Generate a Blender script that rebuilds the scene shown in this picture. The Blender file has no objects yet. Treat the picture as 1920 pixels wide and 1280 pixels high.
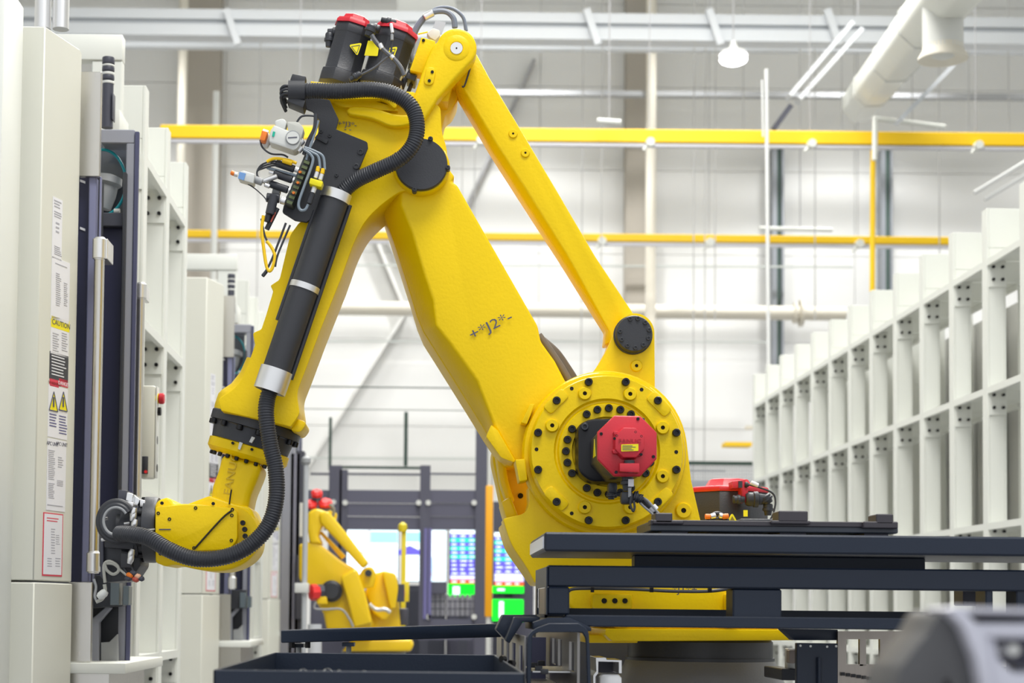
import bpy, bmesh, math, random
from mathutils import Vector, Matrix
random.seed(7)
C = bpy.context.scene.collection
PI = math.pi

# ------------------------------------------------------------------ camera
F = 3200.0; TH = math.atan(0.0465); RO = math.radians(0.6)
VPX, VPY = 792.0, 1145.0
CAM = Vector((0, 0, 1.25))
up0 = Vector((0, -math.sin(TH), math.cos(TH))); rt0 = Vector((1, 0, 0))
FW = Vector((0, math.cos(TH), math.sin(TH)))
RT = rt0*math.cos(RO) + up0*math.sin(RO)
UP = up0*math.cos(RO) - rt0*math.sin(RO)
CX = VPX + F*math.tan(TH)*math.sin(RO); CY = VPY - F*math.tan(TH)*math.cos(RO)
cd = bpy.data.cameras.new('camera'); cam = bpy.data.objects.new('camera', cd); C.objects.link(cam)
m = Matrix((RT, UP, -FW)).transposed().to_4x4(); m.translation = CAM
cam.matrix_world = m
cd.sensor_fit = 'HORIZONTAL'; cd.sensor_width = 36; cd.lens = F*36/1920
cd.shift_x = (960-CX)/1920; cd.shift_y = (CY-640)/1920
cd.clip_start = 0.05; cd.clip_end = 200
cd.dof.use_dof = True; cd.dof.focus_distance = 6.2; cd.dof.aperture_fstop = 3.2
bpy.context.scene.camera = cam

# ------------------------------------------------------------------ world, lights, exposure
w = bpy.data.worlds.new('world'); bpy.context.scene.world = w; w.use_nodes = True
w.node_tree.nodes['Background'].inputs[0].default_value = (0.93, 0.96, 1.0, 1)
w.node_tree.nodes['Background'].inputs[1].default_value = .82
def area(name, loc, sx, sy, power, rot=(0, 0, 0), col=(1, 1, 1), spread=180):
    l = bpy.data.lights.new(name, 'AREA'); l.shape = 'RECTANGLE'; l.size = sx; l.size_y = sy
    l.energy = power; l.color = col; l.spread = math.radians(spread)
    o = bpy.data.objects.new(name, l); C.objects.link(o); o.location = loc; o.rotation_euler = rot
    return o
area('high_bay_and_fill_row', (1.4, 3.0, 9.5), 4, 2.5, 430, rot=(.25, 0, 0), col=(1, .985, .95))
area('high_bay_and_fill_row', (1.4, 9.5, 10.5), 2.5, 5, 470, col=(1, .985, .95))
area('high_bay_and_fill_row', (1.5, 15.5, 11.0), 6, 4, 600, col=(1, .985, .95))
area('high_bay_and_fill_row', (1.5, 20.5, 11.2), 12, 1.5, 640, col=(1, .985, .95), rot=(-.2, 0, 0))  # fill light added to brighten the yellow overhead rails
area('high_bay_and_fill_row', (1.5, 24.6, 12.6), 18, 1.0, 170, col=(1, .985, .95))  # added fill, lifts the upper back wall
def spot(name, loc, power, ang, blend, tgt):
    l = bpy.data.lights.new(name, 'SPOT'); l.energy = power; l.spot_size = math.radians(ang); l.spot_blend = blend
    l.shadow_soft_size = .35
    o = bpy.data.objects.new(name, l); C.objects.link(o); o.location = loc
    o.rotation_euler = (Vector(tgt)-Vector(loc)).to_track_quat('-Z', 'Y').to_euler()
    return o
for x, e_ in ((-4.6, 800), (-1.6, 450), (1.5, 1300), (4.4, 420), (7.4, 1350), (11.5, 700)):
    spot('wall_high_bay_light', (x, 27.0, 12.2), e_, 84, .55, (x, 28.6, 0))
vs = bpy.context.scene.view_settings
vs.view_transform = 'Standard'; vs.look = 'None'; vs.gamma = 1; vs.use_curve_mapping = False
vs.exposure = 0.30

# ------------------------------------------------------------------ helpers: pixels of the photo to points at a stated depth
def ray(px, py): return (FW + RT*((px-CX)/F) - UP*((py-CY)/F))
def P(px, py, Y):
    d = ray(px, py); return CAM + d*(Y/d.y)
def PX(px, py, X):
    d = ray(px, py); return CAM + d*(X/d.x)
def PP(px, py, p0, n):
    d = ray(px, py); n = Vector(n); return CAM + d*((Vector(p0)-CAM).dot(n)/d.dot(n))
def S(r, Y): return r*Y/F

MATS = {}
def mat(name, col, rough=.5, metal=0, bump=0, bscale=60, emit=0, coat=0, spec=.5, noise=0, nscale=6, trans=0, alpha=1):
    if name in MATS: return MATS[name]
    M = bpy.data.materials.new(name); M.use_nodes = True; nt = M.node_tree; b = nt.nodes['Principled BSDF']
    b.inputs['Base Color'].default_value = (*col, 1); b.inputs['Roughness'].default_value = rough
    b.inputs['Metallic'].default_value = metal; b.inputs['Coat Weight'].default_value = coat
    b.inputs['Specular IOR Level'].default_value = spec
    b.inputs['Transmission Weight'].default_value = trans; b.inputs['Alpha'].default_value = alpha
    if emit:
        b.inputs['Emission Color'].default_value = (*col, 1); b.inputs['Emission Strength'].default_value = emit
    tc = nt.nodes.new('ShaderNodeTexCoord')
    if noise:
        n = nt.nodes.new('ShaderNodeTexNoise'); n.inputs['Scale'].default_value = nscale; n.inputs['Detail'].default_value = 5
        mx = nt.nodes.new('ShaderNodeMix'); mx.data_type = 'RGBA'
        mx.inputs[6].default_value = (*[c*(1-noise) for c in col], 1); mx.inputs[7].default_value = (*[min(1, c*(1+noise)) for c in col], 1)
        nt.links.new(tc.outputs['Object'], n.inputs['Vector']); nt.links.new(n.outputs['Fac'], mx.inputs[0]); nt.links.new(mx.outputs[2], b.inputs['Base Color'])
    if bump:
        n = nt.nodes.new('ShaderNodeTexNoise'); n.inputs['Scale'].default_value = bscale; n.inputs['Detail'].default_value = 3
        bu = nt.nodes.new('ShaderNodeBump'); bu.inputs['Strength'].default_value = bump; bu.inputs['Distance'].default_value = .004
        nt.links.new(tc.outputs['Object'], n.inputs['Vector']); nt.links.new(n.outputs['Fac'], bu.inputs['Height']); nt.links.new(bu.outputs[0], b.inputs['Normal'])
    MATS[name] = M; return M
def brushed(name, col, rough, axis=2):
    M = bpy.data.materials.new(name); M.use_nodes = True; nt = M.node_tree; b = nt.nodes['Principled BSDF']
    b.inputs['Base Color'].default_value = (*col, 1); b.inputs['Metallic'].default_value = 1; b.inputs['Roughness'].default_value = rough
    tc = nt.nodes.new('ShaderNodeTexCoord'); mp = nt.nodes.new('ShaderNodeMapping'); n = nt.nodes.new('ShaderNodeTexNoise')
    sc = [60, 60, 60]; sc[axis] = 2; mp.inputs['Scale'].default_value = sc
    mr = nt.nodes.new('ShaderNodeMapRange'); mr.inputs[3].default_value = rough*.7; mr.inputs[4].default_value = rough*1.4
    nt.links.new(tc.outputs['Object'], mp.inputs[0]); nt.links.new(mp.outputs[0], n.inputs['Vector']); nt.links.new(n.outputs['Fac'], mr.inputs[0]); nt.links.new(mr.outputs[0], b.inputs['Roughness'])
    return M
YEL = mat('yellow_paint', (.90, .62, .0), .38, bump=.25, bscale=90, noise=.04, nscale=9, spec=.28)
YRAIL = mat('yellow_rail_paint', (.95, .60, .003), .5)
BLK = mat('black_plate', (.032, .034, .041), .5, bump=.15, bscale=200)
RUB = mat('black_rubber', (.033, .036, .045), .42, bump=.1, bscale=120)
BOLT = mat('black_oxide', (.02, .02, .022), .3, metal=.6)
HOLE = mat('hole_dark', (.01, .009, .006), .8)
RED = mat('red_cap', (.62, .022, .04), .38, bump=.1, bscale=150)
REDB = mat('red_bright', (.8, .03, .03), .4)
ALU = mat('aluminium', (.78, .78, .78), .35, metal=.9)
STEEL = brushed('brushed_steel', (.62, .60, .56), .3)
DSTEEL = brushed('dull_steel', (.30, .29, .28), .35)
CHR = mat('polished_steel', (.75, .75, .75), .15, metal=1)
NAVY = mat('navy_paint', (.013, .021, .040), .4, bump=.1, bscale=120, noise=.08, spec=.35)
NAVYD = mat('navy_dark_panel', (.04, .042, .085), .3)
VIO = mat('violet_grey_panel', (.21, .22, .36), .35)
SLATE = mat('slate_frame', (.30, .31, .36), .4)
DGREY = mat('dark_grey_panel', (.055, .058, .08), .45)
WHT = mat('white_powder', (.75, .765, .715), .45, noise=.02)
BEI = mat('beige_enamel', (.70, .70, .62), .4, noise=.02)
BEI2 = mat('light_beige_enamel', (.77, .77, .70), .4, noise=.02)
WALLM = mat('wall_panel_paint', (.80, .80, .78), .6, noise=.015, nscale=2)
FLOORM = mat('floor_epoxy', (.26, .26, .27), .35, noise=.1)
GREY = mat('grey_casting', (.20, .20, .21), .42, bump=.2, bscale=120, noise=.1, nscale=3)
LGREY = mat('light_grey_plastic', (.68, .69, .66), .4)
MGREY = mat('mid_grey', (.33, .34, .35), .45)
ORG = mat('orange_plastic', (.9, .22, .02), .4)
TEAL = mat('teal_hose', (.0, .30, .36), .4)
BLUEG = mat('blue_grey_hose', (.22, .27, .32), .35)
PAPER = mat('label_white', (.80, .80, .84), .5)
INK = mat('label_ink', (.10, .10, .14), .6)
LYEL = mat('label_yellow', (.90, .78, .0), .45)
LRED = mat('label_red', (.70, .05, .09), .5)
DGRN = mat('dark_green_rail', (.03, .06, .045), .5)
TAUPE = mat('taupe_cladding', (.42, .385, .33), .7)
CREAM = mat('cream_pipe', (.74, .70, .60), .5)
GLASS = mat('tinted_glass', (.05, .06, .12), .08, spec=.8)
EMW = mat('lamp_white', (1, 1, 1), .5, emit=14)

def link(name, me, parent=None, mats=()):
    o = bpy.data.objects.new(name, me); C.objects.link(o)
    for x in mats: me.materials.append(x)
    if parent is not None: o.parent = parent
    return o
def tag(o, label=None, cat=None, group=None, kind=None):
    if label: o['label'] = label
    if cat: o['category'] = cat
    if group: o['group'] = group
    if kind: o['kind'] = kind
    return o
def thing(name, label, cat, loc=(0, 0, 0), group=None):
    # the Empty stands at the thing's base; its parts are written in world coordinates and re-based in fin()
    o = bpy.data.objects.new(name, None); C.objects.link(o); o.empty_display_size = .1
    o['_base'] = list(loc)
    return tag(o, label, cat, group)
def kids(o): return [c for c in bpy.data.objects if c.parent is o]
def rebase():
    for o in list(bpy.data.objects):
        if '_base' in o.keys():
            b = Vector(o['_base']); del o['_base']
            o.location = b; ch = kids(o)
            for c in ch: c.location = Vector(c.location) - b
def copy_tree(o, parent=None):
    c = o.copy(); C.objects.link(c); c.parent = parent
    for ch in kids(o): copy_tree(ch, c)
    return c

class B:
    """collects shapes; build() links them as ONE mesh object"""
    def __init__(s): s.bm = bmesh.new(); s.mats = []; s.cur = 0
    def m(s, mt):
        if mt not in s.mats: s.mats.append(mt)
        s.cur = s.mats.index(mt); return s
    def face(s, vs):
        try:
            f = s.bm.faces.new(vs); f.material_index = s.cur; return f
        except ValueError: return None
    def loft(s, rings, cap=True, closed=True):
        R = [[s.bm.verts.new(p) for p in r] for r in rings]; n = len(R[0])
        for a, b in zip(R, R[1:]):
            for i in range(n if closed else n-1):
                j = (i+1) % n
                s.face((a[i], a[j], b[j], b[i]))
        if cap: s.face(list(reversed(R[0]))); s.face(R[-1])
        return s
    def box(s, a, b):
        x0, y0, z0 = a; x1, y1, z1 = b
        if x0 > x1: x0, x1 = x1, x0
        if y0 > y1: y0, y1 = y1, y0
        if z0 > z1: z0, z1 = z1, z0
        return s.loft([[(x0, y0, z0), (x1, y0, z0), (x1, y1, z0), (x0, y1, z0)], [(x0, y0, z1), (x1, y0, z1), (x1, y1, z1), (x0, y1, z1)]])
    def prism(s, pts, Y0, Y1, back=None):
        """outline in photo pixels at depth Y0, given real thickness to Y1; back = own outline at Y1 (None entries keep X,Z)"""
        fr = [P(p[0], p[1], Y0) for p in pts]
        bk = []
        for i, f in enumerate(fr):
            if back and back[i]: bk.append(P(back[i][0], back[i][1], Y1))
            else: bk.append(Vector((f.x, Y1, f.z)))
        return s.loft([fr, bk])
    def cyl(s, a, b, r, n=24, r2=None, ang=0):
        a = Vector(a); b = Vector(b); d = (b-a).normalized(); r2 = r if r2 is None else r2
        t = Vector((0, 0, 1)) if abs(d.z) < .9 else Vector((1, 0, 0))
        u = d.cross(t).normalized(); v = d.cross(u)
        rr = []
        for c, q in ((a, r), (b, r2)):
            rr.append([c + (u*math.cos(ang+2*PI*i/n) + v*math.sin(ang+2*PI*i/n))*q for i in range(n)])
        return s.loft(rr)
    def lathe(s, a, d, prof, n=40, ang=0):
        """prof = [(t, r)] along direction d from a"""
        a = Vector(a); d = Vector(d).normalized()
        t = Vector((0, 0, 1)) if abs(d.z) < .9 else Vector((1, 0, 0))
        u = d.cross(t).normalized(); v = d.cross(u)
        return s.loft([[a + d*q + (u*math.cos(ang+2*PI*i/n) + v*math.sin(ang+2*PI*i/n))*max(r, 1e-4) for i in range(n)] for q, r in prof])
    def tube(s, pts, r, n=10, ribs=0, amp=0, sub=8):
        pts = catmull([Vector(p) for p in pts], sub) if len(pts) > 2 else [Vector(p) for p in pts]
        if ribs: pts = resample(pts, ribs*4)
        rings = []; u = None
        for i, p in enumerate(pts):
            d = (pts[min(i+1, len(pts)-1)] - pts[max(i-1, 0)]).normalized()
            if u is None:
                t = Vector((0, 1, 0)) if abs(d.y) < .9 else Vector((1, 0, 0))
                u = d.cross(t).normalized()
            else: u = (u - d*u.dot(d)).normalized()
            v = d.cross(u)
            q = r
            if ribs: q = r*(1 + (amp if i % 4 in (1, 2) else -amp))
            rings.append([p + (u*math.cos(2*PI*k/n) + v*math.sin(2*PI*k/n))*q for k in range(n)])
        return s.loft(rings)
    def build(s, name, mt=None, parent=None, bevel=0, seg=2, ang=32, smooth=True):
        bm = s.bm
        bmesh.ops.recalc_face_normals(bm, faces=bm.faces)
        if bevel:
            es = [e for e in bm.edges if len(e.link_faces) == 2 and e.calc_face_angle(0) > math.radians(ang)]
            bmesh.ops.bevel(bm, geom=es, offset=bevel, segments=seg, profile=.5, affect='EDGES', clamp_overlap=True)
        me = bpy.data.meshes.new(name); bm.to_mesh(me); bm.free()
        if smooth:
            me.shade_smooth(); me.set_sharp_from_angle(angle=math.radians(35))
        mm = s.mats if s.mats else [mt]
        return link(name, me, parent, mm)
def catmull(pts, sub):
    out = []; n = len(pts)
    for i in range(n-1):
        p0 = pts[max(i-1, 0)]; p1 = pts[i]; p2 = pts[i+1]; p3 = pts[min(i+2, n-1)]
        for k in range(sub):
            t = k/sub
            out.append(.5*((2*p1) + (p2-p0)*t + (2*p0-5*p1+4*p2-p3)*t*t + (3*p1-p0-3*p2+p3)*t**3))
    out.append(pts[-1]); return out
def resample(pts, n):
    L = [0]
    for a, b in zip(pts, pts[1:]): L.append(L[-1] + (b-a).length)
    out = []; j = 0
    for i in range(n+1):
        t = L[-1]*i/n
        while j < len(L)-2 and L[j+1] < t: j += 1
        q = (t-L[j])/max(L[j+1]-L[j], 1e-9); out.append(pts[j].lerp(pts[j+1], min(q, 1)))
    return out
def fil(pts, n=5):
    """round the corners of a pixel outline: a point (x, y, r) gets a fillet reaching r pixels along its sides"""
    out = []; N = len(pts)
    for i, p in enumerate(pts):
        if len(p) < 3: out.append((p[0], p[1])); continue
        a = Vector(pts[i-1][:2]); b = Vector(p[:2]); c = Vector(pts[(i+1) % N][:2])
        ra = min(p[2], (a-b).length*.48); rc = min(p[2], (c-b).length*.48)
        q0 = b + (a-b).normalized()*ra; q1 = b + (c-b).normalized()*rc
        for k in range(n+1):
            t = k/n; out.append(tuple((1-t)**2*q0 + 2*t*(1-t)*b + t*t*q1))
    return out
def circ(cx, cy, r, n=32, a0=0, a1=360, ry=None):
    ry = ry or r; full = abs(a1-a0) >= 360
    k = n if full else n+1
    return [(cx + r*math.cos(math.radians(a0+(a1-a0)*i/n)), cy + ry*math.sin(math.radians(a0+(a1-a0)*i/n))) for i in range(k)]
def text(name, s, size, o, xd, yd, mt, parent, sx=1, depth=.0006, align='CENTER'):
    cu = bpy.data.curves.new(name, 'FONT'); cu.body = s; cu.size = 1; cu.align_x = align; cu.align_y = 'CENTER'; cu.extrude = .5; cu.resolution_u = 2
    ob = bpy.data.objects.new(name, cu); C.objects.link(ob)
    me = bpy.data.meshes.new_from_object(ob.evaluated_get(bpy.context.evaluated_depsgraph_get()))
    bpy.data.objects.remove(ob); bpy.data.curves.remove(cu)
    xd = Vector(xd).normalized(); yd = Vector(yd).normalized(); nn = xd.cross(yd); o = Vector(o)
    for v in me.vertices: v.co = o + xd*(v.co.x*size*sx) + yd*(v.co.y*size) + nn*(v.co.z*depth)
    me.materials.clear()
    return link(name, me, parent, [mt])
FRONT = Vector((0, -1, 0))
def ydisc(b, px, py, r, Y0, Y1, n=24):
    """round piece, axis along the depth, r in photo pixels at Y0"""
    c = P(px, py, Y0); return b.cyl(c, (c.x, Y1, c.z), S(r, Y0), n)

# ------------------------------------------------------------------ the hall
def struct(name, b, mt, parent=None, **k):
    o = b.build(name, mt, parent, **k)
    if parent is None: o['kind'] = 'structure'
    return o
WL, WR, WB, CE = -9.2, 13.2, 30.0, 13.4
b = B().box((WL, -2, -.3), (WR, WB+.4, 0)); struct('floor', b, FLOORM)
b = B().box((WL, -2, CE), (WR, WB+.4, CE+.3)); struct('ceiling', b, WHT)
b = B().box((WL-.3, -2, 0), (WL, WB+.4, CE)); struct('wall_left', b, WALLM)
b = B().box((WR, -2, 0), (WR+.3, WB+.4, CE)); struct('wall_right', b, WALLM)
b = B().box((WL, WB+.08, 0), (WR, WB+.4, CE)); wall = struct('wall_back', b, mat('joint_grey', (.78, .78, .76), .7))
pw = (WR-WL)/4; rows = [0, 1.5, 3.0, 4.5, 6.05, 7.6, 9.1, 10.6, 12.1, 13.4]
pme = {}
for r in range(len(rows)-1):
    h = rows[r+1]-rows[r]
    for c in range(4):
        key = round(h, 3)
        if key not in pme:
            o = B().box((0, 0, 0), (pw-.008, .08, h-.008)).build('wall_panel', WALLM, wall, bevel=.002, seg=1); pme[key] = o.data
        else:
            o = bpy.data.objects.new('wall_panel', pme[key]); C.objects.link(o); o.parent = wall
        o.location = (WL+c*pw+.006, WB, rows[r]+.006)

# pilasters and dark glazed strips on the back wall
def steel_col(name, px0, px1, pt, pb, Y, mt, label, cat, depth=.3, extra=None):
    a = P(px0, pt, Y); c = P(px1, pb, Y); bb = B().box((a.x, Y, c.z), (c.x, Y+depth, a.z))
    o = bb.build(name, mt, bevel=.01, seg=1); return tag(o, label, cat)
steel_col('wall_pilaster', 354, 396, -40, 1145, 29.6, TAUPE, 'wide taupe pilaster on the back wall left of the main robot', 'pilaster', .38)
steel_col('wall_pilaster', 1176, 1212, -40, 1145, 29.6, TAUPE, 'taupe pilaster on the back wall right of the long yellow link rod', 'pilaster', .38)
def vcyl(name, px, pt, pb, r, Y, mt, label, cat, group=None, top=False):
    a = P(px, pt, Y)
    if top: a.z = CE
    a = a; z0 = max(P(px, pb, Y).z, 0)
    return tag(B().cyl((a.x, Y, z0), (a.x, Y, a.z), S(r, Y), 14).build(name, mt), label, cat, group)
vcyl('downpipe', 344, 50, 1145, 9, 28.8, CREAM, 'cream vertical pipe in front of the left taupe pilaster', 'pipe', None, True)
vcyl('downpipe', 1222, -30, 1145, 10, 28.5, CREAM, 'cream vertical pipe beside the taupe pilaster right of the link rod', 'pipe', None, True)
vcyl('downpipe', 406, 172, 1300, 6, 26, LGREY, 'short pale grey riser pipe with a rounded top, left background', 'pipe')
for px, x1, pt, pb, lab in ((1448, 1467, 276, 720, 'narrow dark glazed strip on the back wall above the far end of the right rack'),
                            (1651, 1671, 280, 640, 'narrow dark glazed strip on the back wall beside the yellow vertical pipe')):
    t = thing('glazed_strip', lab, 'glazing', P(px, pb, 29.6))
    a = P(px, pt, 29.7); c = P(x1, pb, 29.7); wv = c.x-a.x
    B().box((a.x+wv*.45, 29.72, c.z), (c.x-wv*.12, 29.9, a.z)).build('glass_pane', mat('green_glass', (.10, .15, .13), .15), t)
    B().box((a.x, 29.65, c.z), (a.x+wv*.42, 29.95, a.z)).build('frame_post', mat('grey_mullion', (.30, .32, .35), .5), t)
    B().box((c.x-wv*.12, 29.65, c.z), (c.x+wv*.1, 29.95, a.z)).build('frame_post', MATS['grey_mullion'], t)
# roof beams and braces
BEAM = mat('pale_roof_steel', (.50, .53, .56), .5); BEAM2 = mat('roof_steel_light', (.66, .69, .72), .5)
def hbar(name, pts, Y, hpx, dep, mt, label, cat, group=None, bevel=0):
    """bar through two photo points at depth Y, hpx tall in the photo"""
    a = P(*pts[0], Y); c = P(*pts[1], Y); h = S(hpx, Y)/2; nn = (c-a).normalized().cross(Vector((0, 1, 0))).normalized()*h
    bb = B().loft([[a-nn, a+nn, a+nn+Vector((0, dep, 0)), a-nn+Vector((0, dep, 0))], [c-nn, c+nn, c+nn+Vector((0, dep, 0)), c-nn+Vector((0, dep, 0))]])
    o = bb.build(name, mt, bevel=bevel, seg=1)
    return tag(o, label, cat, group) if label else o
def girder(label, y0, y1, x0, x1, Y):
    t = thing('roof_girder', label, 'girder', P(x0, y1, Y))
    for f0, f1, mt in ((0, .38, BEAM2), (.38, .55, BEAM), (.55, 1, BEAM2)):
        hb = y0+(y1-y0)*(f0+f1)/2; o = hbar('flange' if mt is BEAM2 else 'web', ((x0, hb), (x1, hb+.0105*(x1-x0))), Y + (0 if mt is BEAM2 else .06), (y1-y0)*(f1-f0), .3, mt, None, None); o.parent = t
    for px in (432, 1108, 1338, 1560):
        if x0 < px < x1:
            o = hbar('stiffener', ((px-8, y0+4), (px+14, y1+20)), Y-.1, 13, .08, BEAM2, None, None); o.parent = t
    return t
girder('long pale steel roof girder crossing the whole top of the hall', 12, 62, -40, 2500, 24)
hbar('roof_purlin', ((230, 82), (2300, 95)), 27, 11, .15, BEAM2, 'thin pale purlin directly below the long roof girder', 'beam')
hbar('roof_purlin', ((870, 172), (2150, 182)), 28.6, 9, .15, mat('grey_purlin', (.42, .43, .44), .6), 'thin darker purlin low on the grey upper wall, right of the robot', 'beam')
for a, c, lab in (((1002, 110), (860, 420), 'long grey diagonal brace behind the yellow link rod'), ((560, 20), (690, 170), 'grey diagonal brace behind the black motors'),
                  ((715, 430), (920, 760), 'pale diagonal brace crossing behind the lower arm'), ((762, 582), (560, 900), 'pale diagonal brace between upper arm and lower arm'),
                  ((690, 410), (757, 572), 'short pale diagonal brace beneath the elbow joint')):
    dark = a[1] < 120
    hbar('diagonal_brace', (a, c), 29.78, 6, .2, mat('brace_grey', (.40, .40, .41), .6) if dark else mat('brace_pale', (.84, .84, .81), .6), lab, 'brace')
# square duct dropping from the roof at top
t = thing('square_duct', 'pale square duct coming down behind the two black motors', 'duct', P(790, 70, 26))
a = P(745, -40, 26); c = P(900, 66, 26); B().box((a.x, 26, c.z), (P(748, 0, 26).x + S(108, 26), 26.9, a.z)).build('duct_body', LGREY, t, bevel=.02)

# crane rails and pipes
def rail(label, y0, y1, x0, x1, Y, hangers):
    t = thing('crane_rail', label, 'crane rail', P(x0, y1, Y))
    sl = .0095; ym = (y0+y1)/2; h = y1-y0
    for o in (hbar('rail_web', ((x0, ym), (x1, ym+sl*(x1-x0))), Y, h, .12, YRAIL, None, None, bevel=.01),
              hbar('conductor_bar', ((x0, y1+5), (x1, y1+5+sl*(x1-x0))), Y+.02, 6, .06, mat('conductor_grey', (.62, .62, .66), .5), None, None)): o.parent = t
    for hx in hangers:
        hy = y1+2+sl*(hx-x0); p = P(hx, hy, Y)
        bb = B().cyl((p.x, Y-.1, p.z), (p.x, Y+.02, p.z), S(8, Y), 16); bb.cyl((p.x-S(12, Y), Y-.02, p.z-S(14, Y)), (p.x, Y-.02, p.z), S(3, Y), 8)
        bb.build('clamp', WHT, t)
        h2 = P(hx, hy-24, Y); B().cyl((p.x, Y+.05, p.z), (p.x, Y+.05, CE-.02), .006, 6).build('hanger_rod', mat('rod_grey', (.35, .35, .36), .5), t)
    return t
rail('thick yellow overhead rail, the nearer and upper of two', 233, 258, 300, 2500, 21, (560, 901, 1218, 1520, 1832))
rail('thin yellow overhead rail, the farther and lower of two', 430, 444, 330, 1786, 27, (745, 1128, 1330, 1610))
def pipe(name, pts, r, Y, mt, label, cat='pipe', fl=()):
    bb = B().m(mt)
    for p, q in zip(pts, pts[1:]): bb.cyl(P(*p, Y), P(*q, Y), S(r, Y), 14)
    for p in pts[1:-1]: bb.lathe(P(*p, Y)-Vector((0, 0, S(r, Y))), (0, 0, 1), [(0, S(r*.5, Y)), (S(r*.6, Y), S(r*1.1, Y)), (S(r*1.4, Y), S(r*1.1, Y)), (S(2*r, Y), S(r*.5, Y))], 12)
    for p in fl:
        c = P(*p, Y); bb.cyl(c-Vector((S(3, Y), 0, 0)), c+Vector((S(3, Y), 0, 0)), S(r*1.9, Y), 16); bb.cyl(c-Vector((S(14, Y), 0, 0)), c-Vector((S(10, Y), 0, 0)), S(r*1.5, Y), 16)
    return tag(bb.build(name, mt), label, cat)
pipe('wall_pipe', [(600, 577), (1585, 588)], 13.5, 29, CREAM, 'fat cream horizontal pipe with flanged joints along the back wall', fl=((616, 577), (1502, 587)))
pipe('vertical_pipe', [(1637, 250), (1632, 1300)], 5, 21.2, YRAIL, 'yellow vertical pipe hanging from the upper yellow rail')
pipe('sprinkler_pipe', [(1640, 300), (1641, 222), (1772, 238)], 5, 20.6, WHT, 'white elbow pipe with a sprinkler tee above the upper rail, right')
pipe('sprinkler_tee', [(1120, 226), (1164, 229)], 5, 20.6, WHT, 'small white sprinkler tee above the rail, right of the link rod')
pipe('sprinkler_pipe', [(1424, 428), (1560, 431)], 4, 26.6, WHT, 'thin white horizontal pipe just above the lower yellow rail')
pipe('conduit', [(1437, 130), (1446, 1300)], 3.5, 20, mat('bright_conduit', (.72, .73, .72), .4), 'thin bright vertical conduit, left of the dark glazed strip', 'conduit')
pipe('conduit', [(1429, 150), (1431, 256)], 2, 20, MATS['bright_conduit'], 'very thin short conduit beside the bright vertical conduit', 'conduit')
pipe('conduit', [(1826, 362), (1990, 262)], 4, 20, MATS['bright_conduit'], 'slanting white conduit over the right rack, upper of a pair', 'conduit')
pipe('conduit', [(1846, 374), (1990, 288)], 4, 20, MATS['bright_conduit'], 'slanting white conduit over the right rack, lower of a pair', 'conduit')
ORD = ['first', 'second', 'third', 'fourth', 'fifth', 'sixth', 'seventh', 'eighth', 'ninth', 'tenth', 'eleventh', 'twelfth', 'thirteenth', 'fourteenth', 'fifteenth', 'sixteenth', 'seventeenth', 'eighteenth']
for i, (px, pb) in enumerate(((490, 600), (590, 200), (662, 220), (870, 500), (893, 480), (1094, 1145), (1130, 1145), (1302, 1145), (1323, 1145), (1342, 600), (1394, 258), (1500, 250), (1528, 600), (1578, 250), (1710, 258), (1760, 500), (1815, 258), (1890, 258))):
    vcyl('hanger_wire', px, 0, pb, 1.2, 25.5, mat('wire_grey', (.48, .48, .47), .5), ORD[i]+' from the left of the thin grey vertical wires before the back wall', 'wire', 'hanging wires before the back wall', True)
for nm, px, py in (('sprinkler_pipe.001', 1500, 431), ('sprinkler_tee', 1142, 224)):
    o = bpy.data.objects[nm]; Yp = 26.6 if py > 400 else 20.6; q = P(px, py, Yp)
    B().cyl(q, (q.x, Yp, CE), .008, 8).build('hanger_rod', MATS['rod_grey'], o)
# high bay lamp in view
t = thing('high_bay_lamp', 'glowing round high bay lamp hanging at upper right', 'lamp', P(1375, 118, 23))
p = P(1375, 112, 23); B().lathe(p, (0, 0, 1), [(-.07, .02), (-.06, .10), (-.03, .165), (0, .185), (.06, .17)], 32).build('diffuser', EMW, t)
B().lathe(p+Vector((0, 0, .06)), (0, 0, 1), [(0, .19), (.05, .17), (.1, .06), (.2, .03)], 32).build('housing', LGREY, t)
B().cyl(p+Vector((0, 0, .2)), (p.x, p.y, CE), .008, 8).build('suspension_cable', MATS['rod_grey'], t)
# ventilation duct, upper right
t = thing('ventilation_duct', 'large white ventilation duct running to the roof at upper right', 'duct', P(1612, 230, 24))
a = P(1612, 195, 24); c = P(1772, -6, 14.5); dd = (c-a)
bb = B().cyl(a, c+dd*.5, S(36, 24), 8, ang=PI/8); bb.build('duct_body', WHT, t, bevel=.03)
for k in (.25, .55, .85):
    q = a+dd*k; B().cyl(q, q+dd.normalized()*.05, S(37.5, 24), 8, ang=PI/8).build('joint_ring', LGREY, t)
p = P(1768, 112, 14.2); r = S(38, 14.2)
B().cyl(p+Vector((0, 0, .08)), p+Vector((0, 0, .7)), r, 32).build('drop_pipe', LGREY, t)
B().m(CREAM).lathe(p, (0, 0, 1), [(.03, r*.55), (0, r*1.05), (0, r*1.22), (.02, r*1.22), (.08, r), (.12, r)], 36).build('flared_rim', CREAM, t)
B().lathe(p+Vector((0, 0, .012)), (0, 0, 1), [(0, r*.3), (.02, r*.6), (.03, r*.3)], 24).build('centre_cone', LGREY, t)
for (a, c, lab) in (((1482, 178), (1600, 40), 'first slanting pale cable tray left of the ventilation duct'), ((1500, 184), (1618, 52), 'second slanting pale cable tray left of the ventilation duct'), ((1690, 222), (1790, 120), 'short slanting pale bracket under the ventilation duct')):
    hbar('cable_tray', (a, c), 22 if a[0] < 1680 else 19, 8, .25, BEAM2, lab, 'cable tray')
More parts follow.
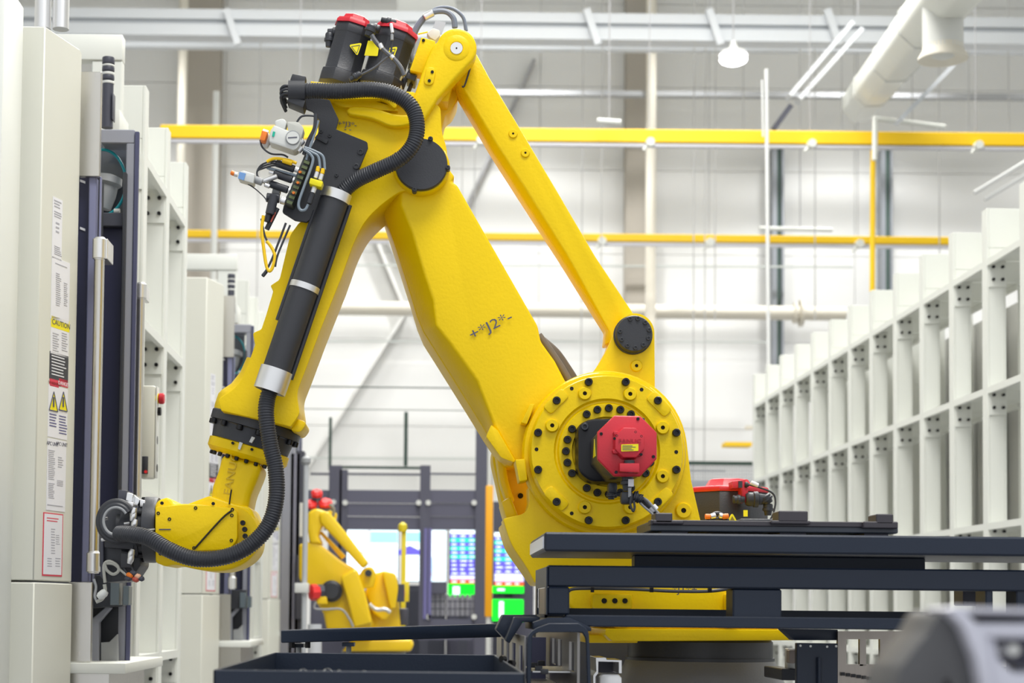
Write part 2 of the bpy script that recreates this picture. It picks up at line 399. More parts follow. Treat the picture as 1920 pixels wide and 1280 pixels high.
hbar('cable_run', ((1452, 240), (1484, 196)), 22, 10, .1, DGREY, 'short dark cable run under the slanting trays', 'cable')

# ------------------------------------------------------------------ storage racks
def rack(name, label, X, sgn, ys, top, levels, group=None, wweb=.13, sheet=False):
    """X = plane of the aisle side, sgn = direction in which the rack goes away from the aisle; every frame carries webs, flange, arm and bolted plates"""
    t = thing(name, label, 'rack', (X, ys[0], 0), group)
    first = None
    for y in ys:
        if first is None:
            bb = B()
            bb.box((X+sgn*.0165, y+.001, 0), (X+sgn*(wweb-.0125), y+.013, top-.271)); bb.box((X, y, 0), (X+sgn*.016, y+.10, top))
            bb.box((X+sgn*wweb, y, 0), (X+sgn*(wweb-.012), y+.10, top-.271))
            bb.box((X+sgn*.0165, y, top-.27), (X+sgn*.62, y+.08, top))
            bb.box((X+sgn*.50, y, 0), (X+sgn*.62, y+.10, top-.27))
            up = bb.build('upright', WHT, t, bevel=.003, seg=1); up['_y'] = y
            subs = []
            for L in levels:
                q = B().m(WHT).box((X+sgn*.012, y-.014, L-.19), (X+sgn*(wweb-.004), y-.001, L-.012)); q.m(BOLT)
                for dx in (.3, .78):
                    for dz in (.055, .14):
                        q.cyl((X+sgn*wweb*dx, y-.03, L-dz), (X+sgn*wweb*dx, y-.013, L-dz), .0105, 10)
                subs.append(q.build('bracket_plate', None, up))
            first = (up, subs, y)
        else:
            up = first[0].copy(); C.objects.link(up); up.location = (0, y-first[2], 0); up.parent = t
            for s_ in first[1]:
                d = s_.copy(); C.objects.link(d); d.parent = up
    for L in levels:
        for y0, y1 in zip(ys, ys[1:]):
            bb = B(); bb.box((X+sgn*.002, y0+.013, L-.045), (X+sgn*.030, y1-.001, L))          # edge channel on the aisle
            bb.box((X+sgn*.03, y0+.013, L-.012), (X+sgn*.50, y1-.001, L-.002)); bb.box((X+sgn*.47, y0+.013, L-.045), (X+sgn*.5, y1-.001, L))
            bb.loft([[(X+sgn*.03, y0+.014, L), (X+sgn*.16, y0+.014, L), (X+sgn*.03, y0+.014, L+.0)], [(X+sgn*.03, y0+.014, L+.002), (X+sgn*.16, y0+.014, L+.002), (X+sgn*.03, y0+.014, L+.002)]]) if 0 else None
            bb.build('shelf', WHT, t)
    if sheet:
        for y0, y1 in list(zip(ys, ys[1:]))[3:]:
            B().box((X+sgn*.66, y0+.005, 0), (X+sgn*.665, y1-.005, levels[0]-.05)).build('gap_shade_sheet', mat('gap_shade_grey', (.50, .50, .47), .6), t)  # grey sheet added to stand in for shade behind the gaps
    return t
RY = [11.47+.737*k for k in range(-2, 12)]
rack('storage_rack', 'long white pallet storage rack of many bolted bays, right side', 3.80, 1, RY, CAM.z+2.77, [CAM.z+h for h in (2.42, 1.55, .63, -.28)], sheet=True)
# dark goods, mesh panes and hoses glimpsed behind the right rack
t = thing('mesh_guard', 'pale wire mesh guard standing behind the right rack', 'mesh guard', (5.0, 9.5, 0))
for k in range(7):
    y0 = 9.4+k*1.5
    bb = B().m(MGREY)
    for z in (0.05, 1.9): bb.box((4.98, y0, z), (5.02, y0+1.45, z+.04))
    for q in (0, 1.41): bb.box((4.98, y0+q, 0), (5.02, y0+q+.04, 1.95))
    bb.m(LGREY)
    for i in range(1, 28): bb.box((4.998, y0+i*.05, .06), (5.002, y0+i*.05+.004, 1.9))
    for i in range(1, 36): bb.box((4.998, y0, .05+i*.052), (5.002, y0+1.42, .054+i*.052))
    bb.build('mesh_panel', None, t, smooth=False)
rk = random.Random(3)
for k in range(5):
    y = 9.9+k*1.02; h = rk.uniform(.9, 1.7)
    bb = B().m(NAVYD if k % 2 else DGREY).box((5.25, y, 0), (5.75, y+.3, h*1.6)); bb.m(MGREY).box((5.22, y+.03, h*.4), (5.25, y+.27, h*1.4)); bb.m(NAVY).cyl((5.2, y+.15, 0), (5.2, y+.15, h*1.5), .03, 12)
    tag(bb.build('control_cabinet', None, bevel=.01), ORD[k]+' slim dark control cabinet behind the right rack, counted from the camera', 'cabinet', 'dark cabinets behind the right rack')
XL = -1.42
def left_rack(label, ys): return rack('storage_rack', label, XL, -1, ys, CAM.z+2.63, [CAM.z+h for h in (2.29, 1.46, .60, -.24)])
left_rack('white bolted storage rack bays between the nearest two machines, left', [8.49, 9.24, 9.96])
left_rack('white bolted storage rack bays beyond the second machine, left', [13.55, 14.29, 15.02])

# ------------------------------------------------------------------ machine tool (three, along the left aisle)
A2 = Vector((-1.50, 6.58, 0)); B2 = Vector((-1.42, 6.85, 0))
n2 = (B2-A2).cross(Vector((0, 0, 1))).normalized()
def SF(px, py): return PP(px, py, A2, n2)
def build_machine(detail=True):
    t = thing('machine_tool', '', 'machine', (-2.0, 7.6, 0))
    # column cladding: upper and lower panel with a seam
    zt0 = P(50, 49, 6.58).z; zt1 = SF(149, 92).z; zs = SF(100, 1091).z
    xf0 = -1.50; L = 2.05; yb = 6.85
    def col(z0, z1a, z1b, mt, name, off=0, taper=0):
        bb = B()
        bb.loft([[(-L, 6.58-off, z0), (xf0+off, 6.58-off, z0), (B2.x+off, 6.85, z0), (B2.x+off, 6.90, z0), (-L, 6.90, z0)],
                 [(-L, 6.58-off, z1a), (xf0-taper+off, 6.58-off, z1a), (B2.x+off, 6.85, z1b), (B2.x+off, 6.90, z1b), (-L, 6.90, z1b)]])
        return bb.build(name, mt, t, bevel=.004, seg=1)
    col(zs+.004, zt0, zt1, BEI, 'column_cladding')
    col(0, zs-.004, zs-.004, BEI, 'column_cladding', .004)
    # body behind
    B().box((-2.4, 6.9, 0), (-1.66, 8.28, 3.0)).build('machine_body', DGREY, t)
    # white portal above
    p = P(100, 63, 8.05); q = P(229, 112, 8.05)
    B().box((p.x-.5, 8.05, q.z), (q.x, 8.13, p.z)).build('portal_beam', WHT, t, bevel=.005)
    p2 = P(172, 66, 8.05); B().box((p2.x, 8.06, 0), (q.x, 8.12, q.z-.001)).build('portal_post', WHT, t, bevel=.006, seg=1)
    # top pipe pair beside column
    a = P(90, 47, 6.9)
    for dx in (-.04, .035):
        tag(B().cyl((a.x+dx, 6.98, a.z+.01), (a.x+dx, 6.98, CE), .034, 20).build('riser_tube', ALU), 'shiny vertical tube above the nearest machine, '+('left' if dx < 0 else 'right')+' one of a pair', 'tube')
    # skirting tube far left
    # side face, all at X = XS
    XS = -1.42
    def quad(x0, x1, y0, y1, X, dx, mt, name, bevel=.002, **k):
        a = PX(x0, y0, X); c = PX(x1, y1, X); zlo = c.z; zhi = a.z
        return B().box((X-dx, a.y, zlo), (X, c.y, zhi)).build(name, mt, t, bevel=bevel, seg=1, **k)
    def fq(x0, y0, x1, y1, Y, dep, mt, name, bevel=.002):
        a = P(x0, y0, Y); c = P(x1, y0, Y); zz = P(x0, y1, Y).z
        return B().box((a.x, Y, zz), (c.x, Y+dep, a.z)).build(name, mt, t, bevel=bevel, seg=1)
    fq(151, 134, 190, 330, 6.98, .03, STEEL, 'stainless_cover'); fq(128, 1091, 173, 1240, 6.96, .03, STEEL, 'stainless_cover')
    fq(140, 331, 168, 1091, 7.04, .03, NAVYD, 'door_panel'); fq(167, 331, 181, 1091, 7.0, .05, VIO, 'door_rib', .004); fq(181, 331, 187, 1091, 7.05, .1, RUB, 'door_gasket'); fq(187, 331, 190, 1091, 7.0, .02, VIO, 'frame_trim')
    for py in (336, 425):
        q = P(150, py, 7.035); B().loft([[q, q+Vector((.022, 0, -.008)), q+Vector((.022, 0, -.018)), q+Vector((0, 0, -.010))], [v+Vector((0, .004, 0)) for v in (q, q+Vector((.022, 0, -.008)), q+Vector((.022, 0, -.018)), q+Vector((0, 0, -.010)))]]).build('door_marker', PAPER, t)
    fq(189, 242, 253, 268, 7.30, .12, SLATE, 'frame_rail', .004); fq(237, 268.5, 253, 1240, 7.30, .12, SLATE, 'frame_post', .004); fq(253, 246, 261, 1240, 7.29, .02, mat('dark_violet', (.07, .075, .15), .35), 'frame_trim', .003)
    fq(231, 322, 237, 940, 7.27, .05, RUB, 'door_seal', .003)
    fq(186, 424, 236, 1240, 7.36, .05, NAVYD, 'sliding_door', .004); fq(186, 398, 236, 424, 7.32, .08, DGREY, 'window_sill', .004)
    fq(186, 262, 238, 400, 7.48, .02, mat('window_dark', (.085, .095, .115), .15), 'window_pane')
    arc = [P(190 + 46*math.sin(math.radians(k)), 342-62*math.cos(math.radians(k)), 7.38) for k in range(0, 181, 15)]
    B().tube(arc, .0065, 8, sub=3).build('coolant_hose', TEAL, t)
    q = P(214, 396, 7.36); B().cyl(q, q+Vector((.025, 0, .0)), .012, 12).build('hose_clip', LGREY, t)
    q = P(202, 350, 7.43); B().lathe(q, (.2, 0, 1), [(-.10, .035), (-.04, .045), (0, .045), (.015, .06), (.045, .055), (.055, .02)], 24).build('spindle_nose', MGREY, t)
    def bar(x, y0, y1, Y, r, h0, h1, wb):
        a = P(x, y0, Y); c = P(x, y1, Y)
        o = B().cyl(a, (a.x, Y, c.z), r, 24).build('grab_bar', STEEL, t)
        for z, h, sx in ((a.z, h0, 1), (c.z, h1, -.2)):
            g = B().box((a.x, Y-.01, z-h/2), (a.x+wb*sx, Y+.12, z+h/2)); g.cyl((a.x, Y, z-h/2), (a.x, Y, z+h/2), r*1.42, 28); g.cyl((a.x, Y, z-h/2-.006), (a.x, Y, z+h/2+.006), r*1.1, 24)
            g.build('bar_bracket', ALU, o, bevel=.002, seg=1)
    bar(187, 467, 1054, 6.9, .0205, .082, .078, .034); bar(264, 546, 960, 7.7, .019, .065, .03, .02)
    # lower chute
    pf = lambda nm, pts, Y, dep, mt: B().prism(pts, Y, Y+dep).build(nm, mt, t, bevel=.002, seg=1)
    pf('chute_back', [(172, 1138), (223, 1136), (222, 1240), (172, 1240)], 7.30, .04, mat('chute_dark', (.02, .022, .03), .4))
    pf('chute_lip', [(172, 1160), (200, 1136), (208, 1139), (185, 1166), (185, 1240), (172, 1240)], 7.2, .05, SLATE)
    pf('chute_plate', [(189, 1204), (205, 1203), (220, 1188), (221, 1240), (189, 1240)], 7.22, .03, MGREY)
    pf('fixture_block', [(207, 1086), (224, 1086), (223, 1134), (206, 1134)], 7.08, .08, mat('teal_grey', (.10, .13, .15), .35)); pf('fixture_block', [(231, 1098), (242, 1098), (241, 1134), (230, 1134)], 7.08, .08, MATS['teal_grey'])
    pf('fixture_body', [(172, 1078), (230, 1078), (230, 1136), (172, 1140)], 7.17, .1, RUB)
    # ledge
    zl0 = P(124, 1262, 6.93).z; zl1 = P(124, 1242, 6.93).z; y0 = 6.93
    B().loft([[(XS-.5, y0, z), (-1.2, y0, z), (-1.2, 7.93, z), (XS-.4, 7.93, z), (XS-.5, 7.9, z)] for z in (zl0, zl1)]).build('sill_ledge', WHT, t, bevel=.004)
    B().box((XS-.6, y0+.02, 0), (-1.27, y0+.9, zl0)).build('lower_cover', STEEL, t)
    # signal tower
    p = P(201, 240, 7.7); z1 = P(201, 108, 7.7).z; H = z1-p.z; r = S(11.5, 7.7)
    st = B().lathe(p, (0, 0, 1), [(0, r*.92), (H*.62, r*.92), (H*.62, r*.8), (H, r*.8)], 28).build('signal_tower', DGREY, t)
    for f0, f1, mt in ((.62, .66, LGREY), (.68, .745, DGREY), (.745, .785, LGREY), (.80, .865, DGREY), (.865, .895, LGREY), (.905, 1.0, DGREY)):
        B().cyl(p+Vector((0, 0, H*f0)), p+Vector((0, 0, H*f1)), r*1.02, 28).build('tower_ring', mt, st, bevel=.003)
    B().box((p.x+r*.9, p.y-.03, p.z+H*.10), (p.x+r*1.08, p.y+.03, p.z+H*.48)).build('tower_latch', DGREY, st, bevel=.003)
    q = P(212, 225, 7.8); B().box((q.x-.03, 7.8, q.z-.09), (q.x+.03, 8.04, q.z+.05)).build('tower_bracket', WHT, t, bevel=.003)
    # stickers on the side of the column
    def SQ(x0, y0, x1, y1, mt, name, par, lift=.0015):
        p = [SF(x0, y0), SF(x1, y0), SF(x1, y1), SF(x0, y1)]; zc = (p[0].z+p[1].z)/2; zd = (p[2].z+p[3].z)/2
        for v, z in zip(p, (zc, zc, zd, zd)): v.z = z
        p[3].x, p[3].y = p[0].x, p[0].y; p[2].x, p[2].y = p[1].x, p[1].y
        return B().loft([[v+n2*lift for v in p], [v+n2*.0001 for v in p]], ).build(name, mt, par, smooth=False)
    xd = (B2-A2).normalized(); zd = Vector((0, 0, 1))
    def ctr(x, y, lift=.0022): return SF(x, y)+n2*lift
    def lines(x0, x1, y0, y1, k, par, mt=mat('print_grey', (.42, .42, .47), .6), seed=1):
        rr = random.Random(seed); bb = B()
        for i in range(k):
            yy = y0+(y1-y0)*(i+.2)/k; hh = (y1-y0)/k*.36; xx = x1-rr.random()*(x1-x0)*.3
            p = [SF(x0, yy), SF(xx, yy)]; zt = SF((x0+x1)/2, yy).z; zb = SF((x0+x1)/2, yy+hh).z
            a, c = p; bb.loft([[Vector((v.x, v.y, z))+n2*l_ for v, z in ((a, zt), (c, zt), (c, zb), (a, zb))] for l_ in (.0024, .0016)])
        return bb.build('print', mt, par, smooth=False)
    s1 = SQ(99, 372, 117, 487, PAPER, 'instruction_sticker', t); lines(101, 115, 376, 392, 3, s1); lines(101, 115, 397, 410, 3, s1, seed=4); lines(104, 112, 416, 440, 3, s1, seed=5); lines(101, 115, 462, 480, 5, s1, seed=6)
    s2 = SQ(97, 487, 131, 603, PAPER, 'instruction_sticker', t); lines(103, 126, 496, 500, 1, s2); lines(104, 114, 512, 575, 16, s2, seed=2); lines(119, 126, 530, 575, 12, s2, seed=3)
    s3 = SQ(96, 597, 130, 618, LYEL, 'caution_sticker', t)
    text('lettering', '\u25b2CAUTION', .030, ctr(112, 607), xd, zd, INK, s3, sx=1.0) if 0 else text('lettering', 'CAUTION', .030, ctr(114, 608), xd, zd, INK, s3, sx=1.1)
    s4 = SQ(95, 618, 129, 667, PAPER, 'instruction_sticker', t); lines(98, 110, 624, 660, 8, s4, seed=8); lines(115, 126, 624, 660, 8, s4, seed=9)
    s5 = SQ(93, 663, 128, 714, mat('label_black', (.05, .05, .06), .5), 'warning_sticker', t); lines(96, 125, 668, 708, 7, s5, PAPER, seed=10)
    s6 = SQ(93, 711, 110, 725, LRED, 'danger_sticker', t); s7 = SQ(110, 711, 127, 725, LRED, 'danger_sticker', t)
    text('lettering', 'WARNING', .016, ctr(102, 719), xd, zd, mat('label_dkred', (.25, .02, .02), .5), s6, 1.3); text('lettering', 'DANGER', .022, ctr(119, 720), xd, zd, PAPER, s7, 1.05)
    s8 = SQ(91, 725, 127, 822, PAPER, 'warning_sticker', t)
    for cx_ in (99.5, 117.5):
        c = SF(cx_, 752); w_ = .034; h_ = .075
        bb = B().loft([[c+xd*dx+zd*dz+n2*l_ for dx, dz in ((-w_, -h_/2), (w_, -h_/2), (0, h_/2))] for l_ in (.0026, .0016)]); bb.build('warning_triangle', LYEL, s8, smooth=False)
        bb = B()
        for (q0, q1) in (((-w_, -h_/2), (w_, -h_/2)), ((w_, -h_/2), (0, h_/2)), ((0, h_/2), (-w_, -h_/2))):
            bb.cyl(c+xd*q0[0]+zd*q0[1]+n2*.0028, c+xd*q1[0]+zd*q1[1]+n2*.0028, .0022, 6)
        bb.box(c+Vector((-.002, -.006, -.022))+n2*.003, c+Vector((.002, .006, .016))+n2*.003); bb.build('triangle_edge', INK, s8, smooth=False)
    lines(92, 107, 775, 802, 5, s8, seed=11, mt=mat('label_blueink', (.10, .10, .25), .6)); lines(110, 125, 779, 816, 7, s8, seed=12, mt=MATS['label_blueink'])
    s9 = SQ(89, 824, 124, 958, PAPER, 'instruction_sticker', t)
    text('lettering', 'APC UNIT', .021, ctr(98, 832), xd, zd, INK, s9, 1.0); text('lettering', 'APC UNIT', .021, ctr(115, 833), xd, zd, INK, s9, 1.0)
    lines(90, 103, 843, 900, 16, s9, seed=13); lines(90, 102, 905, 935, 9, s9, seed=14); lines(108, 118, 856, 878, 5, s9, seed=15); lines(106, 119, 900, 912, 4, s9, seed=16); lines(88, 118, 946, 950, 1, s9)
    s10 = SQ(81, 962, 118, 1080, LRED, 'notice_sticker', t); s11 = SQ(82.5, 964, 116.5, 1077, PAPER, 'sticker_face', s10, .002)
    lines(87, 113, 970, 980, 2, s10, LRED, seed=17); lines(95, 103, 990, 1040, 10, s10, seed=18); lines(104, 112, 1002, 1022, 5, s10, seed=20); lines(88, 98, 1045, 1064, 4, s10, seed=19); lines(103, 113, 1045, 1064, 4, s10, seed=21)
    return t
mach = build_machine()
MLAB = ['nearest tall beige machine tool with caution stickers, left edge', 'second beige machine tool down the left aisle, seen left of the wrist', 'third and farthest beige machine tool, behind the bent hose']
mach['label'] = MLAB[0]; mach['group'] = 'machine tools along the left aisle'
machines = [mach]
# control box with buttons hanging behind the second grab bar
cb = thing('control_box', 'slim pale control box with red emergency button, left', 'control box', P(280, 895, 7.95), 'control boxes on the machines')
bb = B(); Yc = 7.95
a = P(268, 722, Yc); c = P(292, 897, Yc)
bb.box((a.x-.01, Yc, c.z), (c.x-S(3, Yc), Yc+.06, a.z)); bb.build('box_body', BEI, cb, bevel=.012)
B().box((c.x-S(3, Yc), Yc+.003, c.z+.004), (c.x, Yc+.057, a.z-.004)).build('box_lid', LGREY, cb, bevel=.006)
def knob(py, ln, r, mt, name):
    q = P(291.5, py, Yc+.03); return B().lathe(q, (1, 0, 0), [(0, r*.8), (ln*.35, r*.8), (ln*.4, r), (ln*.95, r), (ln, r*.8)], 20).build(name, mt, cb)
q = P(291.5, 747, Yc+.03); B().cyl(q, q+Vector((S(6, Yc), 0, 0)), S(10, Yc), 20).build('button_collar', LYEL, cb)
B().lathe(q+Vector((S(5, Yc), 0, 0)), (1, 0, 0), [(0, S(6, Yc)), (S(3, Yc), S(10.5, Yc)), (S(10, Yc), S(10.5, Yc)), (S(12, Yc), S(8, Yc))], 24).build('emergency_button', RED, cb)
for py, ln, r in ((771, S(11, Yc), S(8, Yc)), (799, S(4, Yc), S(8, Yc)), (825, S(4, Yc), S(8, Yc)), (850, S(3, Yc), S(7, Yc)), (877, S(4, Yc), S(7, Yc))): knob(py, ln, r, BOLT, 'selector_knob')
a = P(266, 855, Yc-.01); c = P(277, 888, Yc-.01); B().box((a.x, Yc-.012, c.z), (c.x, Yc, a.z)).build('switch_recess', RUB, cb, bevel=.003)
q = P(273, 884, Yc-.02); B().cyl(q, q+Vector((0, .02, 0)), S(3, Yc), 14).build('switch_lamp', REDB, cb)
# near white tube at the very left edge
tag(B().box(P(-60, 1300, 6.2).to_tuple(), (P(9, 0, 6.2).x, 6.5, P(9, -40, 6.2).z)).build('cladding_panel', WHT, bevel=.01), 'narrow strip of white cladding at the extreme left edge', 'panel')

# ------------------------------------------------------------------ the main robot
rob = thing('industrial_robot', 'large yellow industrial robot arm in sharp focus, centre', 'robot', (P(1310, 1200, 6.5).x, 6.5, 0))
def part(b, name, mt=None, par=None, **k): return b.build(name, mt, par or rob, **k)
def pxdir(dx, dy):
    return (RT*dx - UP*dy).normalized()
def hexbolt(b, px, py, Y, r, ln=.018, mt=BOLT):
    """socket-head bolt facing the camera"""
    c = P(px, py, Y); R = S(r, Y); b.m(mt).lathe((c.x, Y, c.z), (0, -1, 0), [(0, R), (ln*.85, R), (ln, R*.88), (ln, R*.52), (ln*.45, R*.48)], 20)
def boss(par, px, py, Y, r, h=.012, mt=YEL, hole=.32, name='boss'):
    c = P(px, py, Y); R = S(r, Y)
    b = B().m(mt).lathe((c.x, Y+.002, c.z), (0, -1, 0), [(0, R*1.05), (h*.8, R), (h+.002, R*.88), (h+.002, R*hole), (0, R*hole)], 28)
    b.m(HOLE).cyl((c.x, Y-h*.45, c.z), (c.x, Y+.001, c.z), R*hole*1.02, 16)
    return b.build(name, None, par)
# pedestal and turret
c0 = P(1312, 1200, 6.62)
pd = B().lathe((c0.x, c0.y, 0), (0, 0, 1), [(0, .44), (P(0, 1262, 6.2).z-.3, .40), (P(1300, 1290, 6.2).z-.02, .335), (P(1300, 1243, 6.2).z, .285)], 64)
part(pd, 'pedestal', GREY)
zb = P(1300, 1243, 6.2).z; zt = P(1300, 1201, 6.2).z
part(B().lathe((c0.x, c0.y, zb), (0, 0, 1), [(0, .285), (.012, .285), (.012, .278), ((zt-zb)*.9, .278), ((zt-zb), .27)], 64), 'slew_ring', RUB, bevel=0)
part(B().prism(fil([(1135, 1178, 4), (1490, 1180, 4), (1490, 1200, 3), (1148, 1202, 3), (1135, 1190, 3)]), 6.2, 7.1), 'turntable_plate', YEL, bevel=.006)
part(B().prism(fil([(1100, 1190), (1196, 1190), (1196, 1205, 3), (1100, 1205, 3)]), 6.35, 6.9), 'turntable_lug', YEL, bevel=.004)
TB = fil([(1066, 1097), (1462, 1099), (1462, 1180), (1160, 1180), (1120, 1160, 20), (1066, 1140, 14)])
tb = part(B().prism(TB, 6.235, 7.05), 'turret_base', YEL, bevel=.012, seg=3)
bl = part(B().prism([(1110, 1112), (1187, 1113), (1187, 1142), (1110, 1141)], 6.17, 6.25), 'bolt_block', YEL, bevel=.012, seg=2)
for x in (1133, 1153, 1172):
    b = B(); ydisc(b, x, 1126, 5, 6.166, 6.18, 16); part(b, 'bolt_hole', HOLE, bl)
part(B().prism([(1362, 1112), (1386, 1112), (1386, 1146), (1362, 1146)], 6.17, 6.25), 'bolt_block', YEL, bevel=.01)
b = B(); b.tube([P(1066, 1108, 6.15), P(1085, 1103, 6.15), P(1180, 1104, 6.15), P(1260, 1108, 6.15), P(1330, 1108, 6.15), P(1375, 1102, 6.15)], .006, 8); part(b, 'harness_cable', RUB)
b = B()
for x in (1110, 1221, 1330): b.box(P(x-2, 1110, 6.14), P(x+3, 1098, 6.16))
part(b, 'cable_tie', BOLT)
text('marking', '-*J1*+', .038, P(1281, 1105, 6.165), (1, 0, -.01), (0, 0, 1), INK, rob, 1.1)
# yoke: front cheek with the round flange
HB = [(1003, 1092), (986, 1060, 20), (958, 1021, 20), (943, 972, 5), (987, 962, 14), (993, 940), (992, 911)] + circ(1136, 848, 153, 34, 152, 352) + [(1296, 900), (1314, 978), (1332, 1060), (1332, 1095)]
part(B().prism(fil(HB), 6.24, 6.42), 'yoke_cheek', YEL, bevel=.014, seg=3)
# lower skirt deep body
SK = fil([(945, 975), (1320, 985), (1332, 1095), (1010, 1095), (986, 1060, 20), (958, 1021, 20)])
part(B().prism(SK, 6.42, 6.95), 'yoke_skirt', YEL, bevel=.01)
# rear cheek seen past the arm
RC = fil([(924, 840), (923, 862, 10), (932, 900, 10), (945, 965, 8), (965, 1000), (1060, 1000), (1060, 800), (960, 800)])
rc = part(B().prism(RC, 6.72, 6.95), 'rear_cheek', YEL, bevel=.015, seg=3)
part(B().prism(fil([(930, 850), (948, 846, 8), (952, 900, 20), (966, 940), (952, 945), (938, 905, 10)]), 6.58, 6.72), 'rib_web', YEL, rc, bevel=.01)
part(B().prism(fil([(940, 940), (958, 930, 8), (975, 975, 10), (950, 975)]), 6.45, 6.72), 'rib_web', YEL, rc, bevel=.01)
b = B(); ydisc(b, 976, 929, 5, 6.71, 6.73, 16); part(b, 'bolt_hole', HOLE, rc)
# round cover plate with its bolts
DC = (1138, 846)
cp = B(); c = P(*DC, 6.12)
Rm = lambda r: S(r, 6.12)
cp.lathe((c.x, 6.26, c.z), (0, -1, 0), [(0, Rm(157)), (.05, Rm(156)), (.062, Rm(153)), (.062, Rm(146)), (.13, Rm(144)), (.142, Rm(142)), (.142, Rm(100)), (.128, Rm(96)), (.128, Rm(93)), (.136, Rm(90)), (.136, Rm(66)), (.120, Rm(64)), (.120, 0)], 96)
plate = part(cp, 'joint_cover', YEL)
YP = 6.26-.142
for k in range(12):
    a = math.radians(15+30*k); b = B(); hexbolt(b, DC[0]+134*math.sin(a), DC[1]-134*math.cos(a), YP, 7.6); b.build('bolt', None, plate)
for q in range(4):
    for d_ in (-31, -15.5, 0, 15.5, 31):
        a = math.radians(90*q+d_+(2 if d_ else 0)*0); b = B(); hexbolt(b, 1141+80.5*math.sin(a), 846-80.5*math.cos(a), YP+.007, 7.4); b.build('bolt', None, plate)
for (x, y) in ((1096, 738), (1181, 739), (1242, 802), (1035, 798), (1096, 951), (1181, 951), (1242, 893)): boss(plate, x, y, YP, 12.5, .014)
b = B()
for (x, y) in ((1072, 728), (1203, 730), (1006, 842), (1268, 847), (1036, 928), (1036, 758), (1239, 763), (1240, 930), (1072, 962)):
    b = B(); ydisc(b, x, y, 3.6, YP-.001, YP+.01, 14); b.build('tapped_hole', HOLE, plate)
for (cx_, cy_, an) in ((1043, 752, -45), (1236, 757, 45), (1043, 934, 45), (1239, 936, -45)):
    ca, sa = math.cos(math.radians(an)), math.sin(math.radians(an))
    pts = fil([(cx_+x*ca-y*sa, cy_+x*sa+y*ca, 7) for x, y in ((-25, -11), (25, -11), (25, 11), (-25, 11))], 3)
    part(B().prism(pts, YP-.006, YP+.01), 'bolt_pad', YEL, plate, bevel=.004)
for pts, yy in (([(994, 757), (1003, 757), (988, 795), (977, 792)], 6.19), ([(966, 861), (985, 860), (989, 900), (974, 903)], 6.17)):
    part(B().prism(fil([(p[0], p[1], 3) for p in pts]), yy, 6.3), 'stop_lug', YEL, bevel=.006)
boss(rob, 1281, 957, 6.24, 15, .012)
# J3 lever ear with its black cap
EAR = [(1098, 712), (1120, 688, 24), (1140, 652), (1154, 618)] + circ(1190, 624, 37, 18, 190, 360) + [(1228, 740)]
ear = part(B().prism(fil(EAR), 6.27, 6.42), 'lever_ear', YEL, bevel=.01, seg=3)
boss(ear, 1193, 686, 6.27, 11, .012, hole=.3)
b = B(); c = P(1190, 624, 6.21); b.lathe((c.x, 6.275, c.z), (0, -1, 0), [(0, S(37, 6.2)), (.02, S(37, 6.2)), (.022, S(35, 6.2)), (.05, S(34.5, 6.2)), (.055, S(33, 6.2)), (.055, 0)], 48)
cap = part(b, 'pivot_cap', BLK)
for k in range(11):
    if k == 9: continue
    a = math.radians(12+33*k); b = B(); hexbolt(b, 1190+27.5*math.sin(a), 624-27.5*math.cos(a), 6.22, 4.2, .006, BLK); b.build('bolt', None, cap)
# link rod
RODF = [(893, 100), (918, 146), (970, 232), (1040, 350), (1116, 480), (1188, 588), (1190, 640), (1146, 640), (1143, 622), (1062, 476), (985, 352), (932, 270), (884, 190), (868, 165), (852, 130), (856, 90)]
RODB = [None]*8 + [(1135, 640), (1137, 617), (1052, 480), (978, 368), (921, 277), (872, 195), (856, 168), (845, 130), None]
RODB = [None]*7 + [(1134, 645), (1137, 618), (1051, 480), (977, 366), (920, 277), (872, 195), (856, 168), (845, 130), None]
rod = part(B().prism(RODF, 6.33, 6.36, RODB).prism([p if q is None else q for p, q in zip(RODF, RODB)], 6.361, 6.47), 'link_rod', YEL, bevel=.006, seg=2, ang=20)
boss(rod, 962, 251, 6.33, 8.5, .006, hole=.26); boss(rod, 985, 287, 6.33, 8.5, .006, hole=.26)
b = B().tube([P(886, 112, 6.31), P(872, 158, 6.31), P(866, 162, 6.31)], .0035, 6); part(b, 'grease_line', RUB, rod)
# elbow lug
LUG = circ(856, 90, 37, 22, 175, 395) + [(880, 122), (856, 146), (822, 184), (790, 235), (770, 240), (768, 200), (778, 172), (799, 112), (812, 88, 20)]
LUG = circ(856, 90, 38, 24, 200, 395) + [(855, 146), (822, 184), (796, 225), (765, 235), (768, 200), (780, 168), (799, 112, 10), (812, 84, 12)]
lug = part(B().prism(fil(LUG), 6.22, 6.31), 'elbow_lug', YEL, bevel=.012, seg=3)
b = B(); c = P(856, 90, 6.22); b.lathe((c.x, 6.225, c.z), (0, -1, 0), [(0, S(26, 6.2)), (.004, S(26, 6.2)), (.008, S(23, 6.2)), (.008, S(12.5, 6.2)), (0, S(12, 6.2))], 40); b.build('pivot_seat', YEL, lug)
b = B().m(ALU); ydisc(b, 856, 90, 11.5, 6.214, 6.23, 32); b.m(HOLE); ydisc(b, 856, 90, 1.6, 6.2125, 6.22, 10); b.build('pivot_pin', None, lug)
part(B().prism(fil([(800, 124, 10), (818, 127, 10), (812, 160, 10), (794, 158, 10)]), 6.212, 6.225), 'boss', YEL, lug, bevel=.003)
b = B(); ydisc(b, 810.5, 134.5, 3, 6.209, 6.22, 14); b.build('tapped_hole', HOLE, lug); b = B(); ydisc(b, 805, 151, 3, 6.209, 6.22, 14); b.build('tapped_hole', HOLE, lug)
